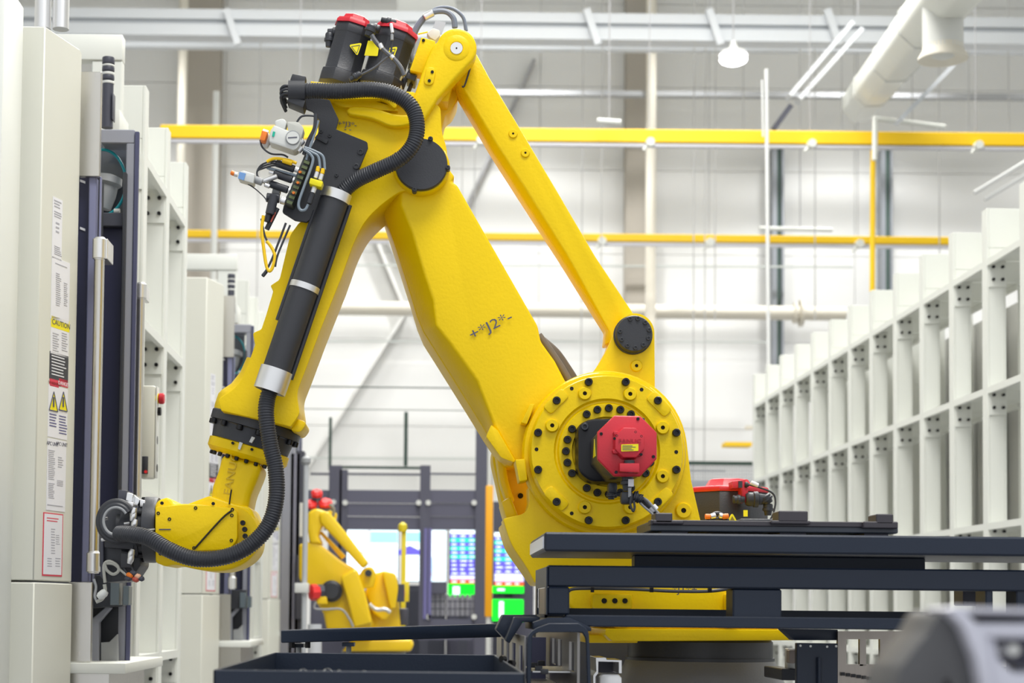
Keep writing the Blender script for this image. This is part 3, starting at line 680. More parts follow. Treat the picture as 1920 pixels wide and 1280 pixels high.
part(B().prism(fil([(850, 140), (862, 150), (858, 186, 8), (848, 206, 8), (836, 214, 6), (828, 246, 6), (834, 268), (780, 268), (780, 180)]), 6.42, 6.6), 'rear_lug', YEL, bevel=.01)
part(B().prism([(815, 150), (850, 150), (840, 190), (805, 190)], 6.31, 6.42), 'lug_bridge', YEL)
# lower arm
LF = [(752, 330), (752, 384), (773, 436), (795, 511), (812, 560), (818, 611), (843, 642), (894, 712), (929, 802), (966, 868), (1030, 868), (1064, 722), (1040, 676), (1014, 640), (1008, 610), (905, 430), (857, 346), (847, 340), (853, 331), (843, 318), (842, 300), (833, 275), (815, 258), (790, 252), (768, 260)]
LB = [(712, 335), (717, 390), (741, 462), (771, 557), (782, 594), (794, 623), (825, 672), (880, 760), (912, 812), (950, 869)] + [None]*15
LBB = [q or p for p, q in zip(LF, LB)]
arm = part(B().prism(LF, 6.27, 6.40, LB).prism(LBB, 6.401, 6.72), 'lower_arm', YEL, bevel=.010, seg=3, ang=16)
part(B().prism(fil([(921, 796, 3), (933, 806), (966, 862), (964, 867, 3), (940, 858, 5), (911, 818, 4)]), 6.24, 6.42), 'arm_stop', YEL, bevel=.008)
part(B().prism(fil([(722, 395), (745, 386), (750, 436, 8), (745, 442, 4), (738, 436)]), 6.31, 6.33), 'arm_pocket', mat('pocket_yellow', (.55, .36, .01), .5), bevel=.002) if 0 else None
text('marking', '+*J2*-', .052, P(920, 611, 6.262), pxdir(45, -22), pxdir(-22, -45), INK, arm, 1.35)
b = B().tube([P(1015, 640, 6.5), P(1040, 662, 6.5), P(1060, 690, 6.5), P(1074, 712, 6.5)], .022, 12); b.tube([P(1010, 628, 6.45), P(1030, 655, 6.45), P(1052, 688, 6.45), P(1066, 712, 6.45)], .014, 12); part(b, 'cable_bundle', mat('grey_brown_sleeve', (.16, .14, .12), .5))
# upper arm
UA = fil([(583, 153, 3), (640, 158), (700, 168), (775, 172), (800, 186), (826, 200, 8), (828, 250, 20), (838, 275, 20), (840, 320, 20), (800, 356, 30), (752, 358, 10), (736, 368, 10), (712, 386, 20), (684, 414, 20), (664, 452, 20), (640, 520), (600, 620), (574, 690, 20), (556, 736, 14), (562, 776, 8), (545, 800), (415, 770), (408, 748, 8), (446, 724, 24), (463, 690, 20), (478, 646), (474, 624, 4), (490, 617, 4), (499, 590), (512, 546), (507, 535, 3), (524, 524, 5), (544, 440, 8), (560, 418), (590, 400), (600, 260), (588, 200)])
ua = part(B().prism(UA, 6.25, 6.62), 'upper_arm', YEL, bevel=.022, seg=4)
# cast bulges on the arm head
b = B().prism(fil([(648, 206, 8), (660, 198, 8), (700, 200, 20), (742, 215, 20), (780, 214, 10), (778, 232, 10), (735, 240, 20), (700, 222, 20), (655, 215, 8)]), 6.215, 6.26); part(b, 'cast_rib', YEL, ua, bevel=.012, seg=3)
b = B().prism(fil([(620, 188, 6), (690, 186, 20), (740, 200, 20), (748, 208, 5), (700, 206, 20), (640, 200, 8)]), 6.225, 6.26); part(b, 'cast_rib', YEL, ua, bevel=.010, seg=3)
part(B().prism(fil([(706, 184), (735, 184), (746, 196, 8), (740, 204, 5), (725, 190, 6)]), 6.2, 6.25), 'cast_rib', YEL, ua, bevel=.006)
b = B().prism(fil([(582, 152, 2), (660, 160), (770, 174), (770, 184), (640, 186), (590, 182)]), 6.19, 6.5); part(b, 'motor_plate', YEL, ua, bevel=.006)
for (x, y, s) in ((648, 230, '#'), (655, 233, '*'), (645, 237, '-'), (650, 243, '-')): pass
text('marking', '+*J3*-', .026, P(651, 233, 6.243), pxdir(1, .1), pxdir(.1, -1), INK, ua, 1.1); text('marking', '- -', .03, P(652, 242, 6.243), pxdir(1, .1), pxdir(.1, -1), INK, ua, 1.0)
# elbow cover
b = B(); c = P(790, 307, 6.2); b.lathe((c.x, 6.275, c.z), (0, -1, 0), [(0, S(54, 6.2)), (.04, S(54, 6.2)), (.05, S(51, 6.2)), (.05, 0)], 56); part(b, 'elbow_ring', YEL, arm)
b = B(); b.lathe((c.x, 6.225, c.z), (0, -1, 0), [(0, S(49.5, 6.2)), (.018, S(49.5, 6.2)), (.022, S(48, 6.2)), (.022, 0)], 64)
ec = part(b, 'elbow_cover', BLK)
for a in (12, -100 , 160, 104): 
    b = B(); q = (790+50*math.cos(math.radians({12: -70, -100: 8, 160: 105, 104: 200}[a])), 307+50*math.sin(math.radians({12: -70, -100: 8, 160: 105, 104: 200}[a])))
    ydisc(b, q[0], q[1], 4.8, 6.2, 6.235, 16); hexbolt(b, q[0], q[1], 6.2, 3.6, .006, BLK); b.build('cover_screw', BLK, ec)
# wrist flare and collar: turned shapes about the forearm axis
ax = pxdir(-.279, .960); fc = P(482, 790, 6.46); s46 = 6.46/F
def T(lst): return [(t*s46, r*s46) for t, r in lst]
part(B().lathe(fc, ax, T([(-110, 52), (-80, 56), (-55, 66), (-38, 80), (-30, 84), (-10, 85), (-2, 84)]), 48), 'wrist_flare', YEL)
wr = part(B().lathe(fc, ax, T([(-2, 84), (0, 86), (16, 86), (17, 80), (19, 78), (46, 74), (48, 74)]), 64), 'wrist_reducer', RUB)
for k in range(14):
    a = 2*PI*k/14
    u = ax.cross(Vector((0, 1, 0))).normalized(); v = ax.cross(u); q = fc + ax*(17*s46) + (u*math.cos(a)+v*math.sin(a))*(81*s46)
    B().lathe(q, ax, [(0, S(6, 6.46)), (.018, S(6, 6.46)), (.02, S(4, 6.46))], 14).build('bolt', BOLT, wr)
yr = part(B().lathe(fc, ax, T([(48, 72), (50, 77), (66, 77), (74, 70), (76, 62)]), 64), 'wrist_ring', YEL)
for k in range(22):
    a = 2*PI*k/22; q = fc + ax*(75*s46) + (u*math.cos(a)+v*math.sin(a))*(66*s46)
    B().lathe(q, ax, [(0, S(4, 6.46)), (.012, S(4, 6.46)), (.014, S(2.5, 6.46))], 10).build('bolt', BOLT, yr)
for (x, y) in ((436, 830), (472, 842)):
    b = B(); ydisc(b, x, y, 2.6, 6.30, 6.34, 12); b.build('tapped_hole', HOLE, yr)
b = B().prism([(449, 828), (455, 830), (450, 843), (446, 841)], 6.298, 6.31); b.build('alignment_mark', LGREY, yr)
b = B().prism([(472, 818), (478, 820), (472, 830), (467, 828)], 6.293, 6.31); b.build('alignment_mark', LGREY, wr)
part(B().prism(fil([(556, 785, 6), (572, 789, 6), (573, 798, 6), (562, 812, 8), (545, 806)]), 6.30, 6.52), 'flare_lug', YEL, bevel=.008)
# neck below
NE = fil([(416, 848), (492, 868), (486, 890, 8), (470, 928, 10), (462, 968), (420, 975), (392, 950), (398, 910), (410, 878, 10)])
nk = part(B().prism(NE, 6.34, 6.60), 'wrist_neck', YEL, bevel=.03, seg=4)
text('embossed_name', 'FANUC', .042, P(434, 888, 6.337), pxdir(-.18, .98)*-1, pxdir(-.98, -.18), mat('embossed_yellow', (.66, .45, .004), .4), nk, 1.15, depth=.004)
# wrist housing
WH = fil([(290, 947, 4), (296, 937), (316, 931), (326, 944, 6), (352, 944), (394, 928), (440, 944), (470, 950, 10), (484, 985, 16), (484, 1030, 20), (462, 1056, 20), (425, 1071, 20), (380, 1070, 20), (328, 1058, 10), (310, 1062, 6), (291, 1054, 5)])
wh = part(B().prism(WH, 6.33, 6.62), 'wrist_housing', YEL, bevel=.02, seg=3)
b = B(); c = P(430, 1002, 6.33); b.lathe((c.x, 6.40, c.z), (0, -1, 0), [(0, S(60, 6.3)), (.05, S(60, 6.3)), (.075, S(54, 6.3)), (.075, 0)], 56); part(b, 'wrist_hub', YEL)
FP = fil([(291, 950, 4), (350, 945, 8), (394, 947), (440, 953, 8), (445, 962, 4), (445, 1012, 8), (430, 1030, 6), (377, 1032), (291, 1032, 3)])
fp = part(B().prism(FP, 6.285, 6.34), 'side_cover', YEL, bevel=.006)
for (x, y) in ((297, 962), (367, 952), (435, 966), (434, 1013), (364, 1027), (318, 973), (400, 944), (436, 955), (304, 943), (301, 1038)):
    b = B(); hexbolt(b, x, y, 6.288, 3.3, .006); b.build('bolt', None, fp)
for k in range(6):
    a = math.radians(-52+15*k+10); b = B(); hexbolt(b, 404+56*math.cos(math.radians(-23+13*k)), 1002+56*math.sin(math.radians(-23+13*k)), 6.31, 5, .012); b.build('bolt', None, wh)
b = B().tube([P(365, 1028, 6.28), P(414, 974, 6.278), P(434, 957, 6.28)], .0035, 6); b.build('seam_line', BOLT, fp)
b = B().tube([P(430, 945, 6.31), P(432, 930, 6.32), P(434, 918, 6.325)], .003, 6); b.build('seam_line', BOLT, nk)
b = B().prism([(298, 991), (320, 991), (320, 993), (298, 993)], 6.282, 6.29); b.build('alignment_mark', INK, fp)
# wrist flange (axis along x)
c = P(292, 993, 6.44); s44 = 6.44/F
wf = part(B().lathe(c, (-1, 0, 0), [(t*s44, r*s44) for t, r in ((-6, 60), (0, 62), (18, 62), (20, 54), (26, 54), (27, 57), (38, 57), (40, 48), (60, 46), (62, 34), (70, 34))], 56), 'wrist_flange', RUB)
for k in range(12):
    a = 2*PI*k/12; q = c + Vector((-19*s44, math.cos(a)*57*s44, math.sin(a)*57*s44)); B().lathe(q, (-1, 0, 0), [(0, .009), (.015, .009), (.017, .006)], 12).build('bolt', BOLT, wf)
b = B().prism([(272, 992), (290, 990), (290, 993), (272, 995)], 6.313, 6.32); b.build('alignment_mark', LGREY, wf)
# gripper
gr = part(B().prism(fil([(186, 975, 6), (226, 940), (262, 948), (264, 1060), (245, 1088, 5), (200, 1092, 5), (186, 1060)]), 6.40, 6.60), 'gripper', RUB, bevel=.008)
for pts, y0, y1, mt in (([(222, 918), (238, 919), (236, 944), (220, 944)], 6.36, 6.5, DGREY), ([(238, 922), (250, 926), (246, 950), (234, 948)], 6.33, 6.45, CHR), ([(250, 926), (262, 936), (258, 950), (246, 946)], 6.36, 6.5, CHR), ([(232, 938), (250, 942), (250, 950), (232, 950)], 6.32, 6.42, ALU),
                        ([(196, 1000), (250, 1004), (250, 1030), (196, 1026)], 6.34, 6.42, BLK), ([(226, 1036), (246, 1036), (246, 1064), (226, 1064)], 6.35, 6.42, BLK), ([(262, 935), (272, 938), (272, 950), (262, 950)], 6.36, 6.5, ALU), ([(188, 1002), (194, 1002), (194, 1086), (188, 1080)], 6.38, 6.5, DGREY)):
    part(B().prism(pts, y0, y1), 'gripper_block', mt, gr, bevel=.003)
c = P(222, 978, 6.34)
for r, w_, yy, mt in ((33, .012, 6.30, BLK), (27, .010, 6.29, RUB), (23, .006, 6.285, MGREY)):
    ring = [Vector((c.x+S(r, 6.3)*math.cos(a*PI/16), yy, c.z+S(r, 6.3)*1.12*math.sin(a*PI/16))) for a in range(3, 30)]
    part(B().tube(ring, w_, 10, sub=2), 'hose_clamp_ring', mt, gr)
for px, py in ((250, 968), (252, 982), (250, 960), (246, 1038), (245, 1048)):
    q = P(px, py, 6.30); part(B().lathe(q, (.3, 0, .95), [(-.018, .008), (-.004, .012), (.004, .012), (.018, .008)], 14), 'push_fitting', ALU, gr)
for k, (pts, r, mt) in enumerate(((((197, 1092), (195, 1060), (205, 1052), (220, 1060), (222, 1070), (212, 1076), (200, 1068), (196, 1054)), .006, mat('clear_hose', (.45, .45, .40), .3)), (((200, 1056), (214, 1058), (228, 1070), (240, 1080)), .005, MATS['clear_hose']), (((196, 1095), (197, 1108), (192, 1122), (180, 1128)), .007, MATS['clear_hose']),
                               (((176, 1085), (180, 1100), (178, 1118), (184, 1130)), .005, MGREY), (((232, 1064), (240, 1076), (254, 1080)), .005, RUB), (((246, 1062), (252, 1072), (262, 1078)), .004, RUB))):
    part(B().tube([P(x, y, 6.36) for x, y in pts], r, 8), 'air_line', mt, gr)
q = P(192, 1114, 6.35); part(B().lathe(q, (.6, 0, .5), [(-.02, .01), (-.01, .016), (.01, .016), (.02, .01)], 14), 'push_fitting', LGREY, gr)
for (x, y, mt) in ((243, 1078, ORG), (258, 1080, mat('pale_orange', (.8, .45, .3), .4)), (250, 1074, DGREY), (264, 1084, DGREY), (240, 1084, DGREY), (254, 1086, mat('brick_red', (.45, .08, .05), .4))):
    q = P(x, y, 6.34); part(B().lathe(q, (.9, -.2, -.3), [(-.012, .006), (-.006, .010), (.008, .010), (.014, .004)], 12), 'sensor_plug', mt, gr)
for (x, y) in ((192, 973), (233, 982), (190, 1012)): q = P(x, y, 6.33); part(B().cyl(q, q+Vector((.02, 0, .003)), .006, 10), 'pin', ALU, gr)
# big black hoses and the black tube
part(B().tube([P(*p) for p in ((553, 172, 6.12), (590, 170, 6.11), (640, 171, 6.10), (695, 168, 6.09), (738, 176, 6.09), (770, 198, 6.09), (782, 232, 6.09), (776, 268, 6.09), (750, 298, 6.10), (705, 320, 6.12), (668, 338, 6.15), (645, 358, 6.17), (635, 376, 6.18))], S(14.5, 6.1), 20, ribs=105, amp=.045), 'corrugated_hose', RUB)
part(B().tube([P(*p) for p in ((512, 722, 6.17), (502, 745, 6.17), (499, 780, 6.16), (507, 835, 6.16), (517, 880, 6.16), (518, 935, 6.15), (503, 985, 6.15), (467, 1023, 6.15), (420, 1044, 6.15), (365, 1047, 6.15), (318, 1031, 6.16), (278, 1008, 6.19), (245, 1001, 6.23), (222, 1000, 6.28))], S(15, 6.15), 20, ribs=125, amp=.045), 'corrugated_hose', RUB)
a = P(630, 366, 6.17); c = P(509, 722, 6.17); d = (c-a)
part(B().cyl(a, c, S(27, 6.17), 40), 'cable_tube', BLK)
pv = d.normalized().cross(Vector((0, 1, 0))).normalized()
for o_ in (-1, 1):
    q = pv*(o_*S(30, 6.17)); part(B().cyl(a+q+Vector((0, .02, 0))+d*(.02 if o_ > 0 else .1), c+q+Vector((0, .02, 0))-d*(.06 if o_ > 0 else .32), S(4.5, 6.17), 12), 'guide_strip', RUB)
for f_, w_, ro in ((.005, .035, 29), (.487, .022, 28.6), (.975, .085, 31)):
    q = a+d*f_; part(B().lathe(q, d, [(-w_/2, S(ro, 6.17)), (w_/2, S(ro, 6.17)), (w_/2, S(ro-3, 6.17)), (-w_/2, S(ro-3, 6.17))], 40), 'clamp_band', ALU)
# hose clamp at the top left with cable ends
c = P(560, 171, 6.12)
part(B().lathe(c+Vector((-.036, 0, 0)), (1, 0, 0), [(0, S(17, 6.1)), (0, S(21, 6.1)), (.06, S(21, 6.1)), (.06, S(17, 6.1))], 36), 'hose_clamp', BLK)
part(B().prism([(543, 152), (548, 138), (574, 143), (571, 158)], 6.1, 6.15), 'clamp_ear', BLK, bevel=.003)
part(B().prism([(537, 189), (543, 182), (573, 188), (568, 202)], 6.1, 6.19), 'clamp_foot', BLK, bevel=.003)
for k in range(8):
    a_ = 2*PI*k/8; q = c+Vector((-.03, .02*math.cos(a_), .02*math.sin(a_))); part(B().tube([q, q+Vector((-.02, 0, 0)), q+Vector((-.034, .01, -.012)), q+Vector((-.02, .05, -.04))], .0055, 8, sub=4), 'cable_end', RUB)
# black bracket plate with the valve island
BP = fil([(538, 190), (586, 209), (600, 226), (596, 250, 6), (572, 300), (535, 372), (529, 398, 4), (553, 413), (575, 417), (600, 395), (640, 350), (668, 330), (690, 277), (689, 266, 4), (630, 242), (635, 224), (618, 187), (560, 178)])
bp = part(B().prism(BP, 6.185, 6.20), 'bracket_plate', BLK, bevel=.002, seg=1)
for (x, y, r) in ((676, 285, 6), (668, 312, 6), (602, 247, 3.5), (618, 255, 3.5), (631, 329, 3.5)):
    b = B(); hexbolt(b, x, y, 6.185, r, .006, BLK); b.build('bolt', BLK, bp)
part(B().prism(fil([(594, 252), (616, 262, 3), (612, 270, 3), (590, 258)]), 6.175, 6.19), 'bracket_tab', BLK, bp, bevel=.002)
VI = [(571, 290), (584, 296), (548, 384), (534, 378)]
vi = part(B().prism(VI, 6.10, 6.185), 'valve_island', mat('valve_black', (.03, .035, .03), .45), bevel=.003)
for k in range(9):
    f_ = (k+.5)/9; x = 575-36*f_; y = 298+84*f_
    part(B().prism([(x-2, y-3), (x+8, y+1), (x+6, y+6), (x-4, y+2)], 6.094, 6.10), 'valve_slot', mat('valve_green', (.10, .13, .05), .5), vi)
def bar3(p, q, r, mt, name, par, n=14, Y=6.12, Y2=None):
    a = P(p[0], p[1], Y); c = P(q[0], q[1], Y2 or Y); return part(B().cyl(a, c, S(r, Y), n), name, mt, par, bevel=.002, seg=1)
for (y, x) in ((317, 552), (337, 548), (356, 540)):
    bar3((x, y), (x-34, y-12), 7.5, RUB, 'solenoid_plug', vi); bar3((x+9, y+3), (x, y), 5, ALU, 'plug_nut', vi); bar3((x-34, y-12), (x-44, y-15), 5, ALU, 'plug_collar', vi)
    part(B().cyl(P(x+12, y+6, 6.1), P(x+10, y+5, 6.08), S(2.5, 6.1), 10), 'indicator', ORG, vi)
bar3((526, 375), (536, 378), 7, ALU, 'plug_nut', vi); bar3((500, 370), (524, 372), 9, RUB, 'elbow_plug', vi); bar3((514, 366), (506, 402), 9, RUB, 'elbow_plug', vi, Y=6.11)
bar3((512, 356), (526, 360), 10, MGREY, 'plug_housing', vi, Y=6.15)
bar3((558, 330), (500, 314), 3, BLUEG, 'air_line', vi)
# regulator with gauge
rg = part(B().prism(fil([(506, 245, 4), (514, 234, 3), (556, 250, 6), (566, 262, 6), (558, 278, 6), (550, 282), (504, 266, 4)]), 6.06, 6.14), 'air_regulator', LGREY, bevel=.006)
part(B().prism(fil([(515, 226, 3), (530, 221, 4), (538, 228), (534, 242), (516, 238)]), 6.07, 6.12), 'regulator_knob', LGREY, rg, bevel=.005)
part(B().prism(fil([(538, 228, 3), (560, 228, 6), (570, 240, 4), (564, 262), (540, 250)]), 6.07, 6.13), 'regulator_cap', mat('warm_grey', (.55, .55, .50), .4), rg, bevel=.008)
b = B().m(MGREY); ydisc(b, 549, 258, 14, 6.055, 6.07, 32); b.m(LGREY); ydisc(b, 549, 258, 12, 6.05, 6.056, 32); b.m(INK); b.prism([(540, 257), (557, 256), (557, 258), (540, 259)], 6.0485, 6.05); b.build('pressure_gauge', None, rg)
part(B().prism([(512, 246), (516, 247), (514, 256), (510, 255)], 6.056, 6.06), 'printed_mark', mat('mark_green', (.0, .45, .30), .5), rg)
bar3((503, 250), (492, 246), 5, ALU, 'push_fitting', rg, Y=6.09)
part(B().prism(fil([(491, 244, 2), (502, 247, 2), (496, 264, 2), (487, 262, 2)]), 6.06, 6.11), 'orange_fitting', ORG, rg, bevel=.003)
part(B().lathe(P(498, 262, 6.12), (0, 0, 1), [(-.03, .01), (-.01, .02), (.01, .02), (.03, .008)], 18), 'filter_bowl', LGREY, rg)
bar3((560, 270), (568, 262), 7, ALU, 'push_fitting', rg, Y=6.1); bar3((558, 284), (566, 276), 6, ALU, 'push_fitting', rg, Y=6.1)
# digital pressure sensor on its stalk
ds = part(B().prism(fil([(448, 324, 4), (455, 319, 3), (478, 326, 3), (475, 344), (446, 335, 3)]), 6.06, 6.12), 'pressure_sensor', LGREY, bevel=.004)
part(B().prism([(449, 322), (461, 325), (457, 338), (446, 334)], 6.056, 6.06), 'sensor_display', mat('display_blue', (.16, .32, .62), .4), ds)
bar3((446, 328), (439, 326), 4.5, ALU, 'push_fitting', ds, Y=6.09); bar3((440, 326), (433, 323), 4.5, ORG, 'orange_fitting', ds, Y=6.09); bar3((477, 336), (492, 342), 7, MGREY, 'sensor_socket', ds, Y=6.09)
bar3((492, 340), (520, 330), 5, ALU, 'push_fitting', ds, Y=6.1); bar3((496, 346), (506, 350), 4, ALU, 'push_fitting', ds, Y=6.1)
# cables around
def cable(pts, r, mt, Y=6.10, name='cable', par=None): return part(B().tube([P(x, y, Y) for x, y in pts], S(r, Y), 8), name, mt, par)
cable(((488, 262), (492, 276), (508, 288), (530, 290), (540, 295)), 1.8, RUB)
cable(((556, 230), (566, 218), (586, 217), (594, 220)), 2, RUB)
cable(((592, 214), (590, 240), (578, 265), (570, 290)), 4, RUB); cable(((597, 226), (590, 250), (580, 280), (574, 300)), 2.5, BLUEG)
cable(((571, 278), (586, 286), (597, 294), (600, 316)), 2.6, BLUEG, 6.09); cable(((571, 276), (592, 284), (606, 294), (609, 318)), 2.6, BLUEG, 6.09)
cable(((569, 280), (583, 290), (586, 305), (570, 350), (560, 380), (563, 393), (572, 393), (578, 383)), 2.8, BLUEG, 6.09)
for x, y in ((597, 312), (606, 316)): bar3((x, y), (x-2, y+10), 4, YRAIL, 'cable_sleeve', rob, Y=6.09); bar3((x-2, y+10), (x-6, y+22), 4.5, ALU, 'plug_nut', rob, Y=6.09)
part(B().prism(fil([(582, 333, 2), (606, 340, 2), (602, 351, 3), (579, 344, 3)]), 6.06, 6.11), 'splitter_block', LYEL, bevel=.004)
bar3((590, 350), (586, 362), 5, ALU, 'plug_nut', rob, Y=6.09); bar3((586, 362), (579, 382), 5.5, RUB, 'cable_plug', rob, Y=6.09)
cable(((500, 303), (515, 297), (540, 300), (556, 306)), 3, YRAIL, 6.09, 'yellow_cable'); bar3((530, 300), (548, 306), 5, YRAIL, 'cable_sleeve', rob, Y=6.09)
for o_ in (0, 4, 8): cable(((540, 305+o_), (515, 302+o_), (492, 308+o_), (482, 322), (486, 334+o_*.5), (500, 340)), 1.8, RUB, 6.11)
cable(((465, 345), (480, 355), (496, 370), (500, 378)), 1.2, RUB)
bar3((504, 402), (500, 416), 6, RUB, 'cable_plug', rob); cable(((494, 404), (491, 430), (495, 470), (500, 500), (506, 508), (512, 498), (515, 478), (508, 462), (500, 452)), 3.2, YRAIL, 6.10, 'yellow_cable')
cable(((536, 418), (522, 455), (508, 490), (494, 516)), 2.2, RUB); cable(((544, 422), (532, 450), (520, 480), (516, 500)), 2.0, RUB); cable(((490, 410), (496, 440), (503, 455)), 2, RUB)
bar3((500, 508), (492, 518), 3.5, RUB, 'cable_plug', rob)
cable(((520, 390), (510, 410), (500, 430)), 5, RUB, 6.13); cable(((516, 398), (508, 416)), 1.6, mat('brick_red', (.45, .08, .05), .4), 6.11)
# servo motors on top
def motor(bx, by, tx, ty, r, Y, name='servo_motor'):
    a = P(bx, by, Y); c = P(tx, ty, Y); d = (c-a); L = d.length; dn = d.normalized(); R = S(r, Y)/math.cos(PI/8)
    mo = part(B().lathe(a, dn, [(0, R*1.13), (L*.2, R*1.13), (L*.22, R), (L*.84, R), (L*.85, R*1.03), (L, R*1.03)], 8, ang=PI/8+.18), name, mat('motor_black', (.030, .032, .040), .42, bump=.15, bscale=150), bevel=.002, seg=1)
    cp_ = B().lathe(c, dn, [(0, R*1.09), (.010, R*1.09), (.020, R*1.0), (.022, R*.78), (.040, R*.70), (.044, R*.6)], 8, ang=PI/8+.18).build('motor_cap', RED, mo)
    return mo, a, d, dn, R
m1 = motor(634, 162, 664, 54, 33.5, 6.36); m2 = motor(711, 168, 742, 66, 37, 6.36)
def decal(pts, Y, mt, name, par, th=.002): return part(B().prism(pts, Y-th, Y), name, mt, par, smooth=False)
yd = 6.36-S(33, 6.36)-.004
for (cx_, cy_, mo) in ((667, 92, m1[0]), (734, 99, m2[0])):
    tri = [(cx_-13, cy_-8), (cx_+12, cy_-12), (cx_+3, cy_+13)]; decal(fil([(x, y, 5) for x, y in tri]), yd-.003, LYEL, 'warning_label', mo); 
    t2 = [(cx_+(x-cx_)*.62, cy_+(y-cy_)*.62) for x, y in tri]; b = B()
    for i in range(3): b.cyl(P(*t2[i], yd-.0055), P(*t2[(i+1) % 3], yd-.0055), .0012, 6)
    b.build('label_edge', INK, mo)
decal(fil([(690, 76, 1), (712, 78, 8), (708, 105, 2), (683, 104, 1)]), yd-.001, LYEL, 'rating_label', m2[0])
# connectors of the motors
def plug(a, c, r, Y, nm='cable_connector', mt=RUB):
    p = P(*a, Y); q = P(*c, Y); L = (q-p).length
    return part(B().lathe(p, q-p, [(0, S(r*.8, Y)), (L*.1, S(r, Y)), (L*.35, S(r, Y)), (L*.4, S(r*1.15, Y)), (L*.6, S(r*1.15, Y)), (L*.65, S(r*.85, Y)), (L, S(r*.7, Y))], 20), nm, mt)
plug((640, 62), (614, 60), 9, 6.36); plug((618, 62), (616, 88), 8, 6.35)
plug((698, 48), (690, 68), 10, 6.22); plug((712, 56), (694, 50), 8, 6.27)
plug((742, 44), (715, 36), 7, 6.3)
cable(((697, 66), (706, 80), (722, 96), (740, 112), (752, 128), (758, 142)), 4.5, mat('dark_cable', (.10, .105, .12), .4), 6.20)
cable(((731, 44), (737, 58), (735, 80), (733, 98)), 2, RUB, 6.22); bar3((733, 44), (736, 62), 3.2, PAPER, 'cable_tag', rob, Y=6.215); bar3((735, 64), (735, 76), 3, MGREY, 'cable_tag', rob, Y=6.215)
cable(((738, 98), (720, 112), (700, 128), (676, 140)), 2.2, MATS['dark_cable'], 6.20); plug((676, 138), (656, 150), 6.5, 6.20)
bar3((712, 82), (717, 92), 4.8, ALU, 'cable_band', rob, Y=6.198); bar3((733, 104), (738, 110), 4.8, ALU, 'cable_band', rob, Y=6.198)
# junction box and cables behind the lug
part(B().prism(fil([(790, 69, 3), (816, 76, 3), (818, 100), (794, 138), (768, 132, 3)]), 6.28, 6.36), 'junction_box', YEL, bevel=.006)
b = B(); hexbolt(b, 794, 76, 6.28, 3, .005); part(b, 'bolt')
cable(((773, 118), (770, 95), (776, 62), (792, 36), (812, 23), (836, 22), (850, 34), (853, 52)), 5.5, mat('blue_grey_cable', (.17, .20, .26), .4), 6.45)
cable(((800, 28), (822, 15), (848, 16), (868, 32), (874, 58)), 3.5, MATS['blue_grey_cable'], 6.5)
cable(((768, 130), (772, 100), (780, 60), (797, 34)), 4, MATS['blue_grey_cable'], 6.47)
bar3((795, 33), (812, 24), 7, ALU, 'cable_band', rob, Y=6.44)
part(B().prism(fil([(800, 62), (812, 52, 3), (824, 56, 3), (826, 66, 4), (816, 76), (806, 70)]), 6.38, 6.42), 'steel_bracket', LGREY, bevel=.003)
part(B().prism([(817, 38), (836, 42), (828, 64), (808, 60)], 6.44, 6.445), 'steel_bracket', mat('galvanised', (.55, .56, .57), .35, metal=.6))
cable(((784, 64), (802, 60)), 1.5, LYEL, 6.4)
cable(((770, 132), (760, 150), (752, 172)), 4, RUB, 6.35); cable(((778, 136), (772, 156), (764, 176)), 4, RUB, 6.36); cable(((757, 140), (750, 152), (752, 168)), 2.5, mat('amber_tube', (.45, .38, .18), .35), 6.33)
part(B().prism([(765, 136), (782, 142), (778, 152), (762, 146)], 6.3, 6.4), 'cable_gland', RUB, bevel=.002)
# J2 motor sticking out of the cover plate
OCT = [(1152, 781), (1199, 782), (1229, 812), (1229, 860), (1199, 892), (1151, 892), (1121, 861), (1121, 811)]
Yf = 5.76
fr = [P(x, y, Yf) for x, y in OCT]
ctrp = sum(fr, Vector())/8; rear0 = P(1141, 846, 6.13)
off = Vector((0, 6.14-Yf, 0))
bk = [v+off for v in fr]
jm = part(B().loft([[v*1.0 for v in fr], bk]), 'servo_motor', mat('motor_black', (.030, .032, .040), .42), bevel=.003, seg=1)
def sc(vs, k): return [ctrp+(v-ctrp)*k for v in vs]
def dep(vs, d_): return [v+Vector((0, d_, 0)) for v in vs]
b = B().loft([dep(sc(fr, 1.03), .004), dep(sc(fr, 1.03), -.010), dep(sc(fr, 1.0), -.014)]); rc_ = b.build('motor_cap', RED, jm, bevel=.002, seg=1)
b = B().loft([dep([v+(P(1177, 832, Yf)-P(1175, 836, Yf)) for v in sc(fr, .54)], -.012), dep([v+(P(1177, 832, Yf)-P(1175, 836, Yf)) for v in sc(fr, .50)], -.055)]); b.build('encoder_cover', RED, jm, bevel=.004)
yq = Yf-.057
part(B().prism([(1165, 833), (1197, 832), (1197, 845), (1165, 846)], yq-.002, yq+.002), 'rating_label', LYEL, jm, smooth=False)
b = B()
for i, (x0, x1) in enumerate(((1167, 1186), (1167, 1192), (1167, 1184), (1167, 1188))): b.prism([(x0, 834.6+i*2.6), (x1, 834.6+i*2.6), (x1, 835.6+i*2.6), (x0, 835.6+i*2.6)], yq-.003, yq-.0019)
b.build('label_print', INK, jm, smooth=False)
text('embossed_name', 'FANUC', .018, P(1181, 826.5, yq-.001), (1, 0, 0), (0, 0, 1), mat('red_dark', (.42, .012, .025), .4), jm, 1.3, depth=.002)
for (x, y) in ((1156, 817), (1191, 810), (1202, 818), (1202, 852), (1152, 822)):
    b = B(); hexbolt(b, x, y, yq+.01, 2.6, .008); b.build('bolt', None, jm)
for (x, y) in ((1154, 812), (1202, 820), (1154, 848), (1190, 858)):
    pass
